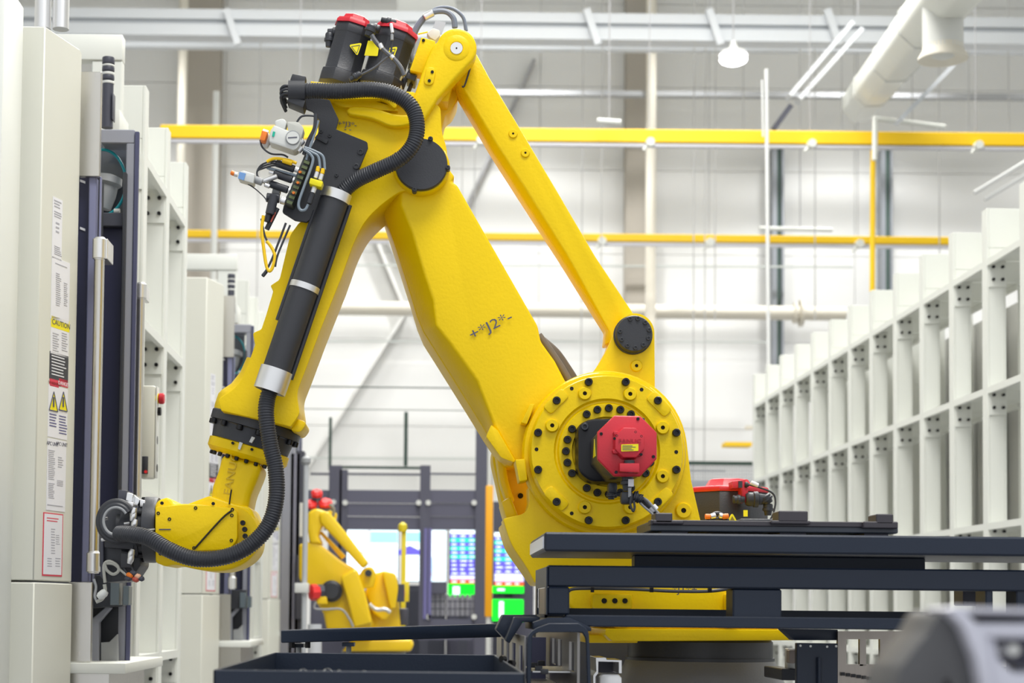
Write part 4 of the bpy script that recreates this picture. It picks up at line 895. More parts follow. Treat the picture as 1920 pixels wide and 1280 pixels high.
for (x, y) in ((1127, 813), (1196, 785), (1225, 856), (1155, 885)):
    b = B(); hexbolt(b, x, y, Yf-.012, 3, .005); b.build('bolt', None, jm)
for (x, y) in ((1156, 812), (1202, 820), (1154, 846), (1198, 851)):
    part(B().prism(fil([(x-6, y-4, 3), (x+4, y-4, 3), (x+6, y+4, 3), (x-4, y+4, 3)]), Yf-.045, Yf-.01), 'cap_ear', RED, jm, bevel=.002)
part(B().prism([(1162, 868), (1199, 868), (1199, 886), (1162, 884)], Yf-.05, Yf-.005), 'plug_guard', RED, jm, bevel=.003)
b = B(); q = P(1180, 863, Yf-.03); b.cyl(q, q+Vector((0, 0, -.02)), .018, 20); b.build('plug_seat', RUB, jm)
part(B().prism(fil([(1083, 796, 12), (1108, 784, 12), (1170, 784), (1170, 904), (1106, 904, 14), (1083, 884, 12)]), 6.02, 6.14), 'motor_flange', mat('gloss_black', (.012, .012, .015), .3, spec=.3), bevel=.012)
part(B().prism([(1184, 783), (1209, 783), (1209, 800), (1184, 800)], 6.0, 6.05), 'flange_corner', RUB, bevel=.003)
b = B(); hexbolt(b, 1096, 800, 6.02, 7, .014, RUB); part(b, 'bolt', RUB)
part(B().loft([[P(1105, 826, 5.90)+Vector((-.028, 0, 0)), P(1114, 850, 5.82)+Vector((-.024, 0, 0)), P(1105, 850, 5.9)+Vector((-.028, 0, 0))], [P(1105, 826, 5.90)+Vector((-.0275, 0, 0)), P(1114, 850, 5.82)+Vector((-.0235, 0, 0)), P(1105, 850, 5.9)+Vector((-.0275, 0, 0))]]), 'warning_label', LYEL, jm) if 0 else None
xl = fr[6].x  # left face of the motor housing
zc_ = (fr[6].z+fr[7].z)/2; 
tri = [Vector((xl-.002, Yf+.11, zc_+.035)), Vector((xl-.002, Yf+.07, zc_-.028)), Vector((xl-.002, Yf+.15, zc_-.028))]
b = B().loft([tri, [v+Vector((.0015, 0, 0)) for v in tri]]); b.build('warning_label', LYEL, jm, smooth=False)
# its connectors and cables
Yk = 5.80
plug((1176, 890), (1176, 920), 11, Yk); part(B().box(P(1162, 922, Yk+.02), P(1188, 945, Yk-.02)), 'cable_connector', RUB, bevel=.01)
plug((1186, 930), (1198, 934), 11, Yk); plug((1196, 932), (1204, 938), 9, Yk)
part(B().box(P(1138, 906, 5.95), P(1158, 925, 5.9)), 'cable_connector', RUB, bevel=.008); plug((1146, 922), (1146, 936), 8, 5.92); plug((1142, 930), (1164, 925), 5, 5.92)
part(B().box(P(1178, 898, Yk-.03), P(1188, 912, Yk-.026)), 'cable_tag', PAPER, smooth=False); part(B().box(P(1178, 914, Yk-.028), P(1183, 932, Yk-.022)), 'cable_tag', MGREY)
cable(((1202, 934), (1212, 944), (1224, 956), (1236, 968), (1246, 985)), 5, RUB, 5.82); cable(((1200, 930), (1214, 938), (1228, 954), (1240, 968)), 2.2, MGREY, 5.80); cable(((1198, 940), (1208, 950), (1222, 962), (1232, 975)), 2.2, MGREY, 5.80)
bar3((1222, 949), (1229, 957), 8, PAPER, 'cable_band', rob, Y=5.815)
b = B().tube([P(1183, 930, 5.77), P(1182, 945, 5.77), P(1187, 958, 5.77), P(1190, 950, 5.77), P(1188, 938, 5.77)], .004, 8); part(b, 'cable_tail', RUB)
# turning motor behind on the right
am = P(1378, 1010, 6.75); zc0 = P(1378, 920, 6.75).z
R6 = S(76, 6.75)
m3 = part(B().lathe((am.x, 6.9, am.z-.1), (0, 0, 1), [(0, R6), (zc0-am.z+.1, R6)], 8, ang=PI/8), 'servo_motor', MATS['motor_black'], bevel=.003, seg=1)
B().lathe((am.x, 6.9, zc0), (0, 0, 1), [(0, R6*1.02), (.016, R6*1.02), (.022, R6*.98), (.024, R6*.62), (.055, R6*.50), (.058, R6*.4)], 8, ang=PI/8).build('motor_cap', RED, m3, bevel=.002, seg=1)
part(B().prism([(1372, 902), (1398, 898), (1398, 912), (1404, 914), (1400, 940), (1392, 942), (1390, 915), (1374, 915)], 6.66, 6.74), 'motor_cap_ear', RED, m3, bevel=.003)
part(B().box(P(1384, 902, 6.65), P(1392, 914, 6.64)), 'cap_recess', RUB, m3)
plug((1374, 936), (1396, 936), 8, 6.66); plug((1398, 936), (1436, 936), 13, 6.66); plug((1432, 930), (1442, 944), 12, 6.66); plug((1440, 944), (1440, 966), 9, 6.66); plug((1396, 908), (1404, 909), 5, 6.66)
cable(((1402, 908), (1425, 914), (1448, 924), (1454, 940), (1450, 962), (1444, 974)), 1.8, RUB, 6.62); bar3((1408, 904), (1422, 910), 4, PAPER, 'cable_tag', rob, Y=6.6)
tri = [(1361, 984), (1386, 984), (1373, 961)]
decal(fil([(x, y, 5) for x, y in tri]), 6.50, LYEL, 'warning_label', rob, .01); t2 = [(1373+(x-1373)*.6, 977+(y-977)*.6) for x, y in tri]
decal(t2, 6.489, mat('label_shade', (.25, .2, .02), .5), 'label_edge', rob, .001)
decal([(1394, 956), (1402, 956), (1402, 968), (1394, 968)], 6.60, LYEL, 'rating_label', rob)
for (a_, c_, mt) in (((1322, 968), (1332, 968), ORG), ((1354, 968), (1366, 967), ORG), ((1332, 968), (1342, 966), ALU), ((1348, 966), (1355, 967), ALU)): bar3(a_, c_, 5, mt, 'push_fitting', rob, Y=6.4)
cable(((1320, 985), (1330, 970), (1345, 962), (1360, 970), (1368, 985)), 4, RUB, 6.42); cable(((1326, 988), (1340, 972), (1356, 976), (1362, 990)), 3, RUB, 6.41)
part(B().box(P(1388, 972, 6.4), P(1440, 996, 6.5)), 'terminal_cover', RUB, bevel=.006)

# ------------------------------------------------------------------ loading station in front of the robot (navy frame)
YT = 5.25
ls = thing('loading_station', 'navy steel loading frame spanning the lower right foreground', 'frame', (2.0, YT, 0))
def slab(par, name, x0, y0, x1, y1, Y, dep, mt, bevel=.003, sl=.0105, seg=1):
    a = P(x0, y0, Y); c = P(x0, y1, Y); x = P(x1, y0+sl*(x1-x0), Y).x
    return B().box((a.x, Y, c.z), (x, Y+dep, a.z)).build(name, mt, par, bevel=bevel, seg=seg)
slab(ls, 'top_plate', 1021, 997, 2300, 1033, 5.2, .66, NAVY, .006)
slab(ls, 'top_plate_rear', 1190, 1001, 1500, 1040, 6.05, .05, NAVY) if 0 else None
e = P(1021, 1001, 5.2); f = P(1021, 1031, 5.2)
B().box((e.x-.004, 5.22, f.z+.006), (e.x+.001, 5.84, e.z-.006)).build('end_cap', mat('end_cap_reflection', (.86, .88, .96), .3), ls)  # bluish white reflection put into the colour of this end face
slab(ls, 'under_beam', 1190, 1040, 1735, 1062, 5.45, .08, NAVY)
slab(ls, 'upper_rail', 1027, 1059, 2300, 1099, YT, .08, NAVY, .005)
slab(ls, 'lower_rail', 1060, 1152, 1745, 1174, YT, .08, NAVY, .004)
slab(ls, 'end_post', 1027, 1099.5, 1068, 1151.5, YT, .08, NAVY, .005)
slab(ls, 'centre_post', 1374, 1103, 1466, 1160, YT+.01, .12, NAVY, .005)
slab(ls, 'post', 1848, 1100, 1862, 1400, YT+.01, .1, NAVY, .004); slab(ls, 'post', 1906, 1100, 1990, 1400, YT+.01, .1, NAVY, .004)
slab(ls, 'post', 1806, 1104, 1850, 1135, YT+.2, .1, DGREY, .004)
e = P(1027, 1062, YT); z1 = e.z; z0 = P(1027, 1160, YT).z; zm = P(1027, 1100, YT).z; zn = P(1027, 1152, YT).z
B().box((e.x-.004, YT, zm), (e.x, YT+.5, z1)).build('end_plate', NAVY, ls)
B().box((e.x-.004, YT, z0), (e.x, YT+.07, zm)).build('end_plate', NAVY, ls); B().box((e.x-.004, YT+.43, z0), (e.x, YT+.5, zm)).build('end_plate', NAVY, ls)
B().box((e.x-.004, YT, z0-.003), (e.x, YT+.5, zn)).build('end_plate', NAVY, ls)
B().box((e.x+.001, YT+.075, zn+.001), (e.x+.006, YT+.428, zm-.001)).build('opening_shade', NAVYD, ls)  # dark sheet added as the shade inside the end opening
B().box((e.x, YT+.5, z0), (e.x+3.5, YT+.55, z0+.035)).build('rear_rail', NAVY, ls)
# foot plate
b = B().prism(fil([(1000, 1166), (1028, 1157), (1068, 1157), (1092, 1168), (1109, 1176), (1109, 1183), (1000, 1180)]), YT-.02, YT+.4); b.build('foot_plate', NAVY, ls, bevel=.003)
# small fixture plate lying on the frame
fx = thing('fixture_plate', 'dark fixture plate with square blocks lying on the loading frame', 'fixture', P(1450, 1000, 5.35))
slab(fx, 'base_plate', 1220, 976, 1684, 995, 5.34, .35, mat('dark_slate_blue', (.05, .062, .085), .35), .003)
slab(fx, 'cover_strip', 1220, 974, 1684, 984, 5.33, .06, mat('brown_black', (.045, .04, .05), .4), .002)
for (x0, x1, y0, y1) in ((1229, 1261, 961, 980), (1225, 1282, 974, 982), (1460, 1515, 957, 977), (1446, 1520, 975, 982), (1643, 1675, 963, 982), (1619, 1684, 977, 990)):
    slab(fx, 'clamp_block', x0, y0, x1, y1, 5.31, .10, MATS['brown_black'], .003)
for (x0, x1) in ((1240, 1290), (1462, 1512), (1620, 1666)): slab(fx, 'riser', x0, 994, x1, 1004, 5.37, .2, NAVYD, .001)
# chip tray at the lower left
ub = thing('dark_backdrop', 'dark navy trough added behind the guide channel, left of the pedestal', 'backdrop', P(1080, 1300, 7.3))  # added dark panel that darkens the view left of the pedestal
slab(ub, 'backdrop_panel', 1000, 1172, 1180, 1300, 7.25, .05, mat('backdrop_navy', (.05, .055, .075), .4)); slab(ub, 'backdrop_lip', 1000, 1168, 1180, 1174, 7.22, .1, MGREY)
tr = thing('chip_tray', 'open navy sheet-metal tray at the bottom edge, left of centre', 'tray', P(690, 1290, 4.6))
x0, x1 = P(400, 1262, 3.9).x, P(985, 1250, 3.9).x; zt = P(690, 1258, 3.9).z; zb_ = zt-.22; th = .006
B().box((x0, 3.9, zb_), (x1, 3.9+th, zt)).build('front_wall', NAVY, tr, bevel=.002, seg=1)
B().box((x0, 5.5, zb_), (x1, 5.5+th, zt)).build('rear_wall', NAVY, tr, bevel=.002, seg=1)
B().box((x0, 3.9, zb_), (x0+th, 5.5, zt)).build('side_wall', NAVY, tr, bevel=.002, seg=1); B().box((x1-th, 3.9, zb_), (x1, 5.5, zt)).build('side_wall', NAVY, tr, bevel=.002, seg=1)
B().box((x0, 3.9, zb_), (x1, 5.5, zb_+th)).build('tray_floor', NAVY, tr)
for k in range(14):
    a = Vector((x0+.02+.028*k, 3.93+random.random()*.1, zt-.012+random.random()*.008)); b = B().tube([a, a+Vector((.012, .01, .006)), a+Vector((.026, .0, -.002)), a+Vector((.038, .02, .003))], .0012, 5, sub=3); b.build('metal_swarf', CHR, tr) if k < 12 else None
for (px, py) in ((946, 1235), (963, 1243)):
    q = P(px, py, 4.9); B().cyl(q, q+Vector((-.01, -.01, 0)), .010, 12).build('tray_bolt', BOLT, tr)
q = Vector((0, 0, 0)); 
for sx in (x0+.03, x1-.06):
    for sy in (3.95, 5.4): B().box((sx, sy, 0), (sx+.04, sy+.04, zb_)).build('leg', NAVY, tr)
# horizontal beam on a short leg behind the tray
bs = thing('support_beam', 'navy box beam on a thin leg behind the open tray', 'beam', P(650, 1225, 5.7))
a0, a1, a2, a3 = P(527, 1181, 5.55), P(527, 1205, 5.55), P(940, 1194, 5.9), P(940, 1169, 5.9)
b = B(); dv = Vector((0, .14, 0)); b.loft([[a0, a1, a1+dv, a0+dv], [a3, a2, a2+dv, a3+dv]]); b.build('box_beam', NAVY, bs, bevel=.003, seg=1)
for (px, w_, py0) in ((654, 5, 1204), (560, 5, 1206)):
    q = P(px, py0, 5.72); B().cyl(q, (q.x, q.y, .0), S(5, 5.7), 14).build('leg', MGREY, bs)
    B().box((q.x-.02, 5.66, q.z-.012), (q.x+.02, 5.76, q.z)).build('leg_flange', NAVY, bs)
for (px) in (548, 577): q = P(px, 1211, 5.65); B().cyl(q+Vector((0, 0, .014)), q+Vector((0, 0, -.006)), .010, 6).build('beam_nut', BOLT, bs)
# folded bracket and guide channel
gc = thing('guide_channel', 'steel guide channel with rectangular cut-outs under the frame end', 'guide', P(1040, 1300, 5.4))
b = B().prism([(943, 1152), (1003, 1152), (1028, 1166), (978, 1166), (952, 1203), (930, 1180)], 5.42, 5.55); b.build('folded_bracket', NAVY, gc, bevel=.003)
b = B().prism([(965, 1156), (1010, 1156), (1015, 1166), (980, 1166), (955, 1206), (948, 1200)], 5.30, 5.42); b.build('folded_bracket', NAVY, gc, bevel=.003)
# arch: front portal frame and the long side plates going back
AR = fil([(988, 1300), (988, 1192, 16), (1004, 1178, 8), (1030, 1168), (1085, 1168), (1104, 1180, 12), (1109, 1300), (1102, 1300), (1099, 1196, 8), (1092, 1185), (1010, 1185), (998, 1190, 8), (995, 1300)])
B().prism(AR, 5.0, 5.03).build('portal_frame', NAVY, gc, bevel=.002, seg=1)
def perf(name, X, th, ya, yb, z0, z1, holes, mt, par):
    """upright plate in the plane x = X with real rectangular cut-outs"""
    bb = B(); cuts = sorted(holes); y = ya
    for (h0, h1, q0, q1) in cuts:
        bb.box((X, y, z0), (X+th, h0, z1)); bb.box((X, h0, z0), (X+th, h1, q0)); bb.box((X, h0, q1), (X+th, h1, z1)); y = h1
    bb.box((X, y, z0), (X+th, yb, z1)); return bb.build(name, mt, par)
XG = P(985, 1200, 5.05).x
zA, zB_ = P(985, 1192, 5.05).z, P(985, 1300, 5.05).z
perf('side_plate', XG-.004, .005, 5.03, 6.9, zB_, zA, [(5.12, 5.3, zA-.11, zA-.03), (5.5, 5.72, zA-.11, zA-.03), (5.9, 6.1, zA-.11, zA-.03), (6.3, 6.5, zA-.11, zA-.03)], DSTEEL, gc)
XH = P(1083, 1200, 5.05).x
zC, zD = P(1083, 1186, 5.05).z, P(1083, 1300, 5.05).z
perf('side_plate', XH, .008, 5.06, 6.9, zD, zC, [(5.16, 5.34, zC-.12, zC-.03), (5.62, 5.78, zC-.12, zC-.03), (5.88, 6.04, zC-.12, zC-.03)], DSTEEL, gc)
B().box((XG, 5.1, zB_-.02), (XH, 6.9, zB_)).build('channel_floor', DSTEEL, gc)
B().box((XG+.01, 6.2, zB_), (XH-.01, 6.22, zA-.02)).build('channel_screen', NAVYD, gc)
for (px, py, Y) in ((1001, 1247, 5.5), (1015, 1243, 5.6), (1010, 1253, 5.35), (1021, 1259, 5.2)):
    q = P(px, py, Y); B().box((q.x-.011, q.y, q.z-.008), (q.x+.012, q.y+.015, q.z+.008)).build('stop_block', RUB, gc, bevel=.002)
q0 = P(995, 1252, 5.4); B().box((q0.x, 5.3, q0.z-.01), (q0.x+.12, 5.8, q0.z-.006)).build('guide_strip', ALU, gc)
# small machined bracket next to the pedestal
mb = thing('sheet_bracket', 'small folded steel bracket beside the grey pedestal', 'bracket', P(1140, 1290, 5.7))
B().prism([(1117, 1232), (1136, 1232), (1138, 1236), (1166, 1237), (1166, 1262), (1160, 1262), (1160, 1241), (1122, 1240), (1122, 1262), (1117, 1268), (1117, 1300), (1112, 1300), (1112, 1266), (1118, 1258)], 5.7, 5.9).build('bracket_frame', ALU, mb, bevel=.001, seg=1)
B().prism([(1122, 1240), (1160, 1241), (1160, 1262), (1122, 1262)], 5.88, 5.9).build('bracket_plate', DGREY, mb)
B().prism(fil([(1124, 1268), (1130, 1263, 3), (1160, 1263, 3), (1166, 1270), (1166, 1300), (1124, 1300)]), 5.66, 5.8).build('casting_foot', ALU, mb, bevel=.004)
# right of the pedestal: navy cover plate and steel plate with cut-outs
nc = thing('cover_plate', 'navy upright cover plate with small holes right of the pedestal', 'plate', P(1530, 1300, 5.5))
B().prism([(1494, 1205), (1571, 1206), (1571, 1320), (1494, 1320)], 5.5, 5.53).build('plate', NAVY, nc, bevel=.002, seg=1)
b = B()
for (x, y) in ((1501, 1210), (1520, 1211), (1551, 1212), (1568, 1211)): ydisc(b, x, y, 2.2, 5.497, 5.51, 12)
b.build('drilled_hole', LGREY, nc)
b = B().m(NAVY).cyl(P(1536, 1232, 5.49), P(1536, 1320, 5.49), S(4, 5.5), 14); b.build('vertical_rod', NAVY, nc)
sp = thing('slotted_plate', 'stainless plate with square cut-outs behind the foreground casting', 'plate', P(1640, 1300, 5.6))
b = B()
def pw_(x0, y0, x1, y1): b.prism([(x0, y0), (x1, y0), (x1, y1), (x0, y1)], 5.6, 5.62)
pw_(1571, 1183, 1760, 1198); pw_(1571, 1198, 1587, 1245); pw_(1612, 1198, 1624, 1248); pw_(1650, 1198, 1694, 1248); pw_(1704, 1198, 1716, 1248); pw_(1724, 1198, 1800, 1248); pw_(1571, 1245, 1800, 1330)
b.build('plate', brushed('dark_brushed_plate', (.30, .27, .24), .35), sp, smooth=False)
for k in range(10): B().box(P(1577+k*10, 1260+k*1.6, 5.59), P(1583+k*10, 1266+k*1.6, 5.60)).build('drive_link', BOLT, sp)
B().prism([(1466, 1178), (1571, 1180), (1571, 1200), (1490, 1200)], 5.62, 5.7).build('cross_plate', NAVY, sp, bevel=.002)
slab(sp, 'inner_post', 1477, 1215, 1494, 1253, 5.8, .05, LGREY); slab(sp, 'inner_box', 1480, 1218, 1494, 1243, 5.75, .05, mat('brown_grey', (.30, .25, .22), .5))
slab(sp, 'floor_bar', 1466, 1253, 1494, 1275, 5.75, .3, RUB)

# ------------------------------------------------------------------ blurred machine part right in front of the lens
fg = thing('machined_casting', 'out-of-focus grey machined casting in the bottom right corner', 'machine part', P(1800, 1300, 1.6))
YF = 1.85
FG = fil([(1668, 1320), (1690, 1250, 8), (1742, 1185, 10), (1760, 1150, 14), (1780, 1142, 10), (1812, 1160, 14), (1840, 1225, 20), (1862, 1330), (1800, 1330), (1776, 1262, 18), (1752, 1330)])
B().prism(FG, YF, YF+.12).build('cast_body', mat('casting_grey', (.09, .09, .095), .5), fg, bevel=.004)
LG = mat('pale_zinc', (.62, .62, .70), .35, metal=.2)
B().prism(fil([(1775, 1142, 6), (1800, 1136, 6), (1850, 1190, 10), (1866, 1330), (1850, 1330), (1832, 1235, 10), (1808, 1175, 8)]), YF-.03, YF+.05).build('flange', LG, fg, bevel=.003)
B().prism([(1800, 1137), (1990, 1142), (1990, 1152), (1810, 1150)], YF-.03, YF+.1).build('bracket_bar', LG, fg, bevel=.002)
B().prism([(1830, 1168), (1990, 1170), (1990, 1196), (1852, 1196)], YF-.03, YF+.1).build('bracket_bar', LG, fg, bevel=.002)
B().prism(fil([(1850, 1190, 4), (1864, 1190, 4), (1872, 1235, 6), (1900, 1262, 8), (1990, 1262), (1990, 1330), (1862, 1330)]), YF-.02, YF+.1).build('bracket_web', LG, fg, bevel=.002)
B().prism([(1830, 1150), (1990, 1150), (1990, 1172), (1836, 1170)], YF+.08, YF+.12).build('dark_slot', mat('slot_navy', (.02, .02, .045), .4), fg); B().prism([(1860, 1194), (1990, 1194), (1990, 1264), (1870, 1240)], YF+.08, YF+.12).build('dark_slot', mat('slot_navy', (.02, .02, .045), .4), fg)
b = B(); ydisc(b, 1902, 1218, 11, YF-.01, YF+.1, 24); b.build('round_pin', mat('pin_white', (.85, .85, .8), .3), fg, bevel=.0015)
B().cyl(P(1880, 1330, YF+.05), (P(1880, 1330, YF).x, YF+.05, 0), .02, 16).build('stand_leg', DGREY, fg)

# ------------------------------------------------------------------ guard fence and displays behind
YG = 18.0
gf = thing('guard_fence', 'dark machine guard fence with panels and mesh windows, centre background', 'fence', P(770, 1200, YG))
FEN = mat('fence_grey', (.085, .085, .12), .5); FENP = mat('fence_panel', (.10, .10, .145), .5)
def fr_(name, x0, y0, x1, y1, mt, Y=YG, dep=.05, par=None, bevel=0):
    a = P(x0, y0, Y); c = P(x1, y1, Y); return B().box((a.x, Y, c.z), (c.x, Y+dep, a.z)).build(name, mt, par or gf, bevel=bevel, seg=1)
for (x0, x1, y0, y1) in ((617, 637, 872, 1200), (637, 648, 880, 1200), (788, 804, 872, 1200), (893, 915, 780, 1230)): fr_('fence_post', x0, y0, x1, y1, FEN, YG-.03, .1)
fr_('fence_post', 916, 790, 924, 910, MGREY, YG, .05)
for (x0, x1, y0, y1) in ((637, 796, 873, 879), (648, 790, 886, 891), (802, 894, 886, 890), (582, 620, 886, 890)): fr_('fence_rail', x0, y0, x1, y1, DGRN if y0 < 875 else FEN)
for (x0, x1) in ((648, 790), (804, 893), (576, 620)):
    for k in range(3): fr_('guard_panel', x0, 918+k*25, x1, 943.4+k*25, FENP, YG+.012*k, .03, bevel=.001)
for (x0, x1) in ((651, 780), (808, 890)):
    b = B()
    a = P(x0, 889, YG+.02); c = P(x1, 919, YG+.02); n = int((x1-x0)/4)
    for i in range(n+1): x = a.x+(c.x-a.x)*i/n; b.box((x-.0015, YG+.02, c.z), (x+.0015, YG+.023, a.z))
    for i in range(8): z = c.z+(a.z-c.z)*i/7; b.box((a.x, YG+.02, z-.0015), (c.x, YG+.023, z+.0015))
    b.build('wire_mesh', LGREY, gf, smooth=False)
for x, y in ((647, 942), (785, 942), (803, 942), (889, 942), (625, 941), (803, 1156), (889, 1156)):
    b = B(); ydisc(b, x, y, 5, YG-.05, YG, 16); b.build('hinge_knob', LGREY, gf)
for (x0, x1, y0, y1, nm) in ((795, 800, 990, 1160, 'door_edge'), (804, 808, 990, 1160, 'door_edge')): fr_(nm, x0, y0, x1, y1, mat('fence_violet', (.16, .15, .35), .5), YG-.05, .03)
fr_('lower_panel', 804, 1160, 895, 1200, FENP); fr_('lower_panel', 804, 1092, 838, 1112, FEN); fr_('lower_panel', 925, 940, 1000, 1230, FEN, YG+2.5)
for i in range(9):
    for j in range(3): fr_('louvre', 808+i*9.3, 1114+j*14, 815+i*9.3, 1126+j*14, mat('louvre_grey', (.28, .28, .31), .5), YG+.1, .02)
# thin dark green overhead frame
og = thing('overhead_frame', 'thin dark green rail frame above the guard fence', 'frame', P(740, 880, 20))
for (x0, y0, x1, y1) in ((558, 723, 910, 728), (617, 782, 621, 880), (758, 772, 764, 873), (897, 780, 902, 1230)): fr_('frame_bar', x0, y0, x1, y1, DGRN, 19.8, .05, og)
fr_('frame_bar', 545, 765, 930, 770, mat('pale_green_grey', (.38, .42, .38), .5), 20, .05, og)
fr_('frame_bar', 1284, 864, 1416, 868, DGRN, 20, .05, og)
tag(hbar('wall_rail', ((560, 858), (905, 860)), 28, 4, .05, mat('rail_pale', (.55, .58, .55), .5), None, None), 'thin pale rail low on the back wall above the fence', 'rail')
tag(hbar('wall_rail', ((560, 639), (1440, 641)), 29.4, 3, .05, MATS['rail_pale'], None, None), 'thin pale rail along the back wall under the fat cream pipe', 'rail')
tag(hbar('wall_rail', ((600, 496), (1600, 500)), 29.4, 3, .05, MATS['rail_pale'], None, None), 'thin pale rail along the back wall above the fat cream pipe', 'rail')
# right mesh panel between robot and rack
mg = thing('mesh_fence', 'fine wire mesh fence panel between the robot and the right rack', 'fence', P(1350, 960, 19))
b = B(); a = P(1284, 868, 19); c = P(1411, 1145, 19)
for i in range(29): x = a.x+(c.x-a.x)*i/28; b.box((x-.003, 19, c.z), (x+.003, 19.006, a.z))
for i in range(42): z = c.z+(a.z-c.z)*i/41; b.box((a.x, 19, z-.003), (c.x, 19.006, z+.003))
b.build('wire_mesh', mat('mesh_blue_grey', (.35, .37, .42), .5), mg, smooth=False)
fr_('mesh_rail', 1282, 866, 1411, 872, DGRN, 18.97, .05, mg); fr_('mesh_rail', 1282, 880, 1360, 884, MGREY, 19.3, .05, mg); fr_('mesh_panel', 1290, 900, 1411, 1280, mat('panel_blue_grey', (.45, .47, .52), .5), 19.5, .05, mg)
tag(fr_('wall_shelf', 1360, 828, 1410, 836, YRAIL, 24, .3), 'short yellow ledge low on the back wall beside the right rack', 'ledge').parent = None
tag(fr_('wall_sign', 1398, 797, 1412, 804, CREAM, 24, .05), 'tiny pale box above the short yellow ledge', 'box').parent = None
# display boards
EW = mat('screen_white', (.80, .93, 1.0), .4, emit=1.1); EC = mat('screen_cyan', (.30, .82, .95), .4, emit=.9); EB = mat('screen_blue', (.12, .10, .62), .4, emit=.9); EG = mat('screen_green', (.0, .85, .02), .4, emit=1.0); ET = mat('screen_teal', (.02, .65, .42), .4, emit=.9); ER = mat('screen_red', (.75, .10, .03), .4, emit=.8); EL = mat('screen_lilac', (.55, .55, .9), .4, emit=1)
def board(label, x0, y0, x1, y1, Y):
    t = thing('display_board', label, 'display', P((x0+x1)/2, y1, Y))
    a = P(x0-2, y0-2, Y+.01); c = P(x1+2, y1+2, Y+.01); B().box((a.x, Y+.01, c.z), (c.x, Y+.09, a.z)).build('housing', DGREY, t, bevel=.008)
    xm = (a.x+c.x)/2; B().box((xm-.05, Y+.09, 0), (xm+.05, Y+.15, a.z-.05)).build('stand', DGREY, t)
    def cell(nm, u0, v0, u1, v1, mt, l=0): return fr_(nm, u0, v0, u1, v1, mt, Y-.002*l, .012, t)
    return t, cell
YD = 20.0
t, cell = board('bright pale screen seen behind the background robot, left one', 644, 993, 745, 1100, YD)
cell('screen', 644, 993, 745, 1100, EW); cell('screen_area', 694, 996, 745, 1018, EC, 1); cell('screen_area', 664, 1032, 690, 1040, mat('screen_grey', (.55, .55, .6), .4, emit=.8), 1); cell('screen_line', 690, 993, 694, 1060, MATS['screen_grey'], 2)
t, cell = board('bright pale screen with a blue tent shape, right of the yellow post', 756, 993, 836, 1090, YD+.15)
cell('screen', 756, 993, 836, 1090, EW); cell('screen_area', 760, 997, 790, 1016, EC, 1)
q = [(728, 1040), (768, 1022), (806, 1040)]; B().prism(q, YD+.142, YD+.15).build('roof_shape', EB, t)
B().prism([(800, 1040), (812, 1045), (814, 1088), (810, 1088), (808, 1048)], YD+.144, YD+.15).build('roof_shape', mat('screen_ltblue', (.45, .65, .95), .4, emit=.9), t)
cell('screen_area', 806, 1070, 816, 1080, mat('screen_orange', (.9, .35, .1), .4, emit=.8), 2)
def table_board(label, x0, x1, y0, rows_, Y, gy):
    t, cell = board(label, x0, y0, x1, gy[1], Y)
    n = len(rows_); h = (gy[0]-y0)/n
    for i, (m0) in enumerate(rows_):
        yy = y0+i*h; cell('screen_row', x0, yy, x1, yy+h*.97, m0, 0)
        for (u, v) in ((.06, .30), (.38, .62), (.70, .92)):
            cell('screen_text', x0+(x1-x0)*u, yy+h*.35, x0+(x1-x0)*(u+(v-u)*random.uniform(.5, 1)), yy+h*.65, EW, 1)
    cell('screen_block', x0-4, gy[0], x1, gy[1], EG); cell('screen_text', x0+(x1-x0)*.1, gy[0]+5, x0+(x1-x0)*.35, gy[1]-5, EW, 1)
    return cell
cl = table_board('tall screen of blue and green rows above a green block, left of the orange post', 844, 895, 993, [EW, EB, ET, EB, ET, EB, ET, EB, EB, EB, EB, EL, ER], YD, (1094, 1119))
cl = table_board('tall screen of blue and green rows, right of the orange post', 927, 982, 998, [EW, EB, ET, EB, ET, EB, ET, EB, EB, EB, EL, EL, ER], YD, (1098, 1112))
t, cell = board('lowest bright green screen right of the orange post', 923, 1123, 981, 1164, YD-.2); cell('screen', 923, 1123, 981, 1164, EG); cell('screen_text', 936, 1127, 944, 1158, EW, 1)
for (x0, x1, y0, mt, lab) in ((582, 742, 1104, FEN, 'dark equipment cabinet under the left pale screen'), (746, 836, 1096, DGREY, 'dark equipment cabinet under the screen with the tent shape'), (838, 922, 1122, FEN, 'dark equipment cabinet under the tall screen left of the orange post')):
    a = P(x0, y0, 21); c = P(x1, y0, 21)
    tag(B().box((a.x, 21, 0), (c.x, 21.5, a.z)).box((a.x+.03, 20.98, .1), (c.x-.03, 21, a.z-.06)).build('equipment_cabinet', mt, bevel=.01), lab, 'cabinet')
# yellow posts
t = thing('safety_post', 'orange-yellow upright post in front of the screens', 'post', (P(918, 1150, 16).x, 16, 0))
p = P(918, 910, 16); z0 = P(918, 1156, 16).z
B().box((p.x-.034, 16, z0), (p.x+.034, 16.08, p.z)).build('post_sleeve', mat('amber_yellow', (.95, .42, .003), .45), t, bevel=.008)
B().cyl((p.x, 16.04, 0), (p.x, 16.04, p.z+.6), .022, 16).build('post_core', LGREY, t)
t = thing('pole', 'slender grey pole beside the background robot, left', 'pole', (P(575, 1190, 12.5).x, 12.5, 0))
p = P(574, 872, 12.5); B().cyl((p.x, 12.5, 0), p, S(5, 12.5), 16).build('pole_tube', mat('pole_grey', (.48, .50, .52), .4), t)
B().lathe(p, (0, 0, 1), [(0, .02), (.02, .035), (.05, .035), (.07, .01)], 16).build('pole_cap', MGREY, t)
p = P(574, 1102, 12.5); B().box((p.x-.08, 12.44, p.z-.035), (p.x+.02, 12.56, p.z+.035)).build('clamp_block', LGREY, t, bevel=.005)
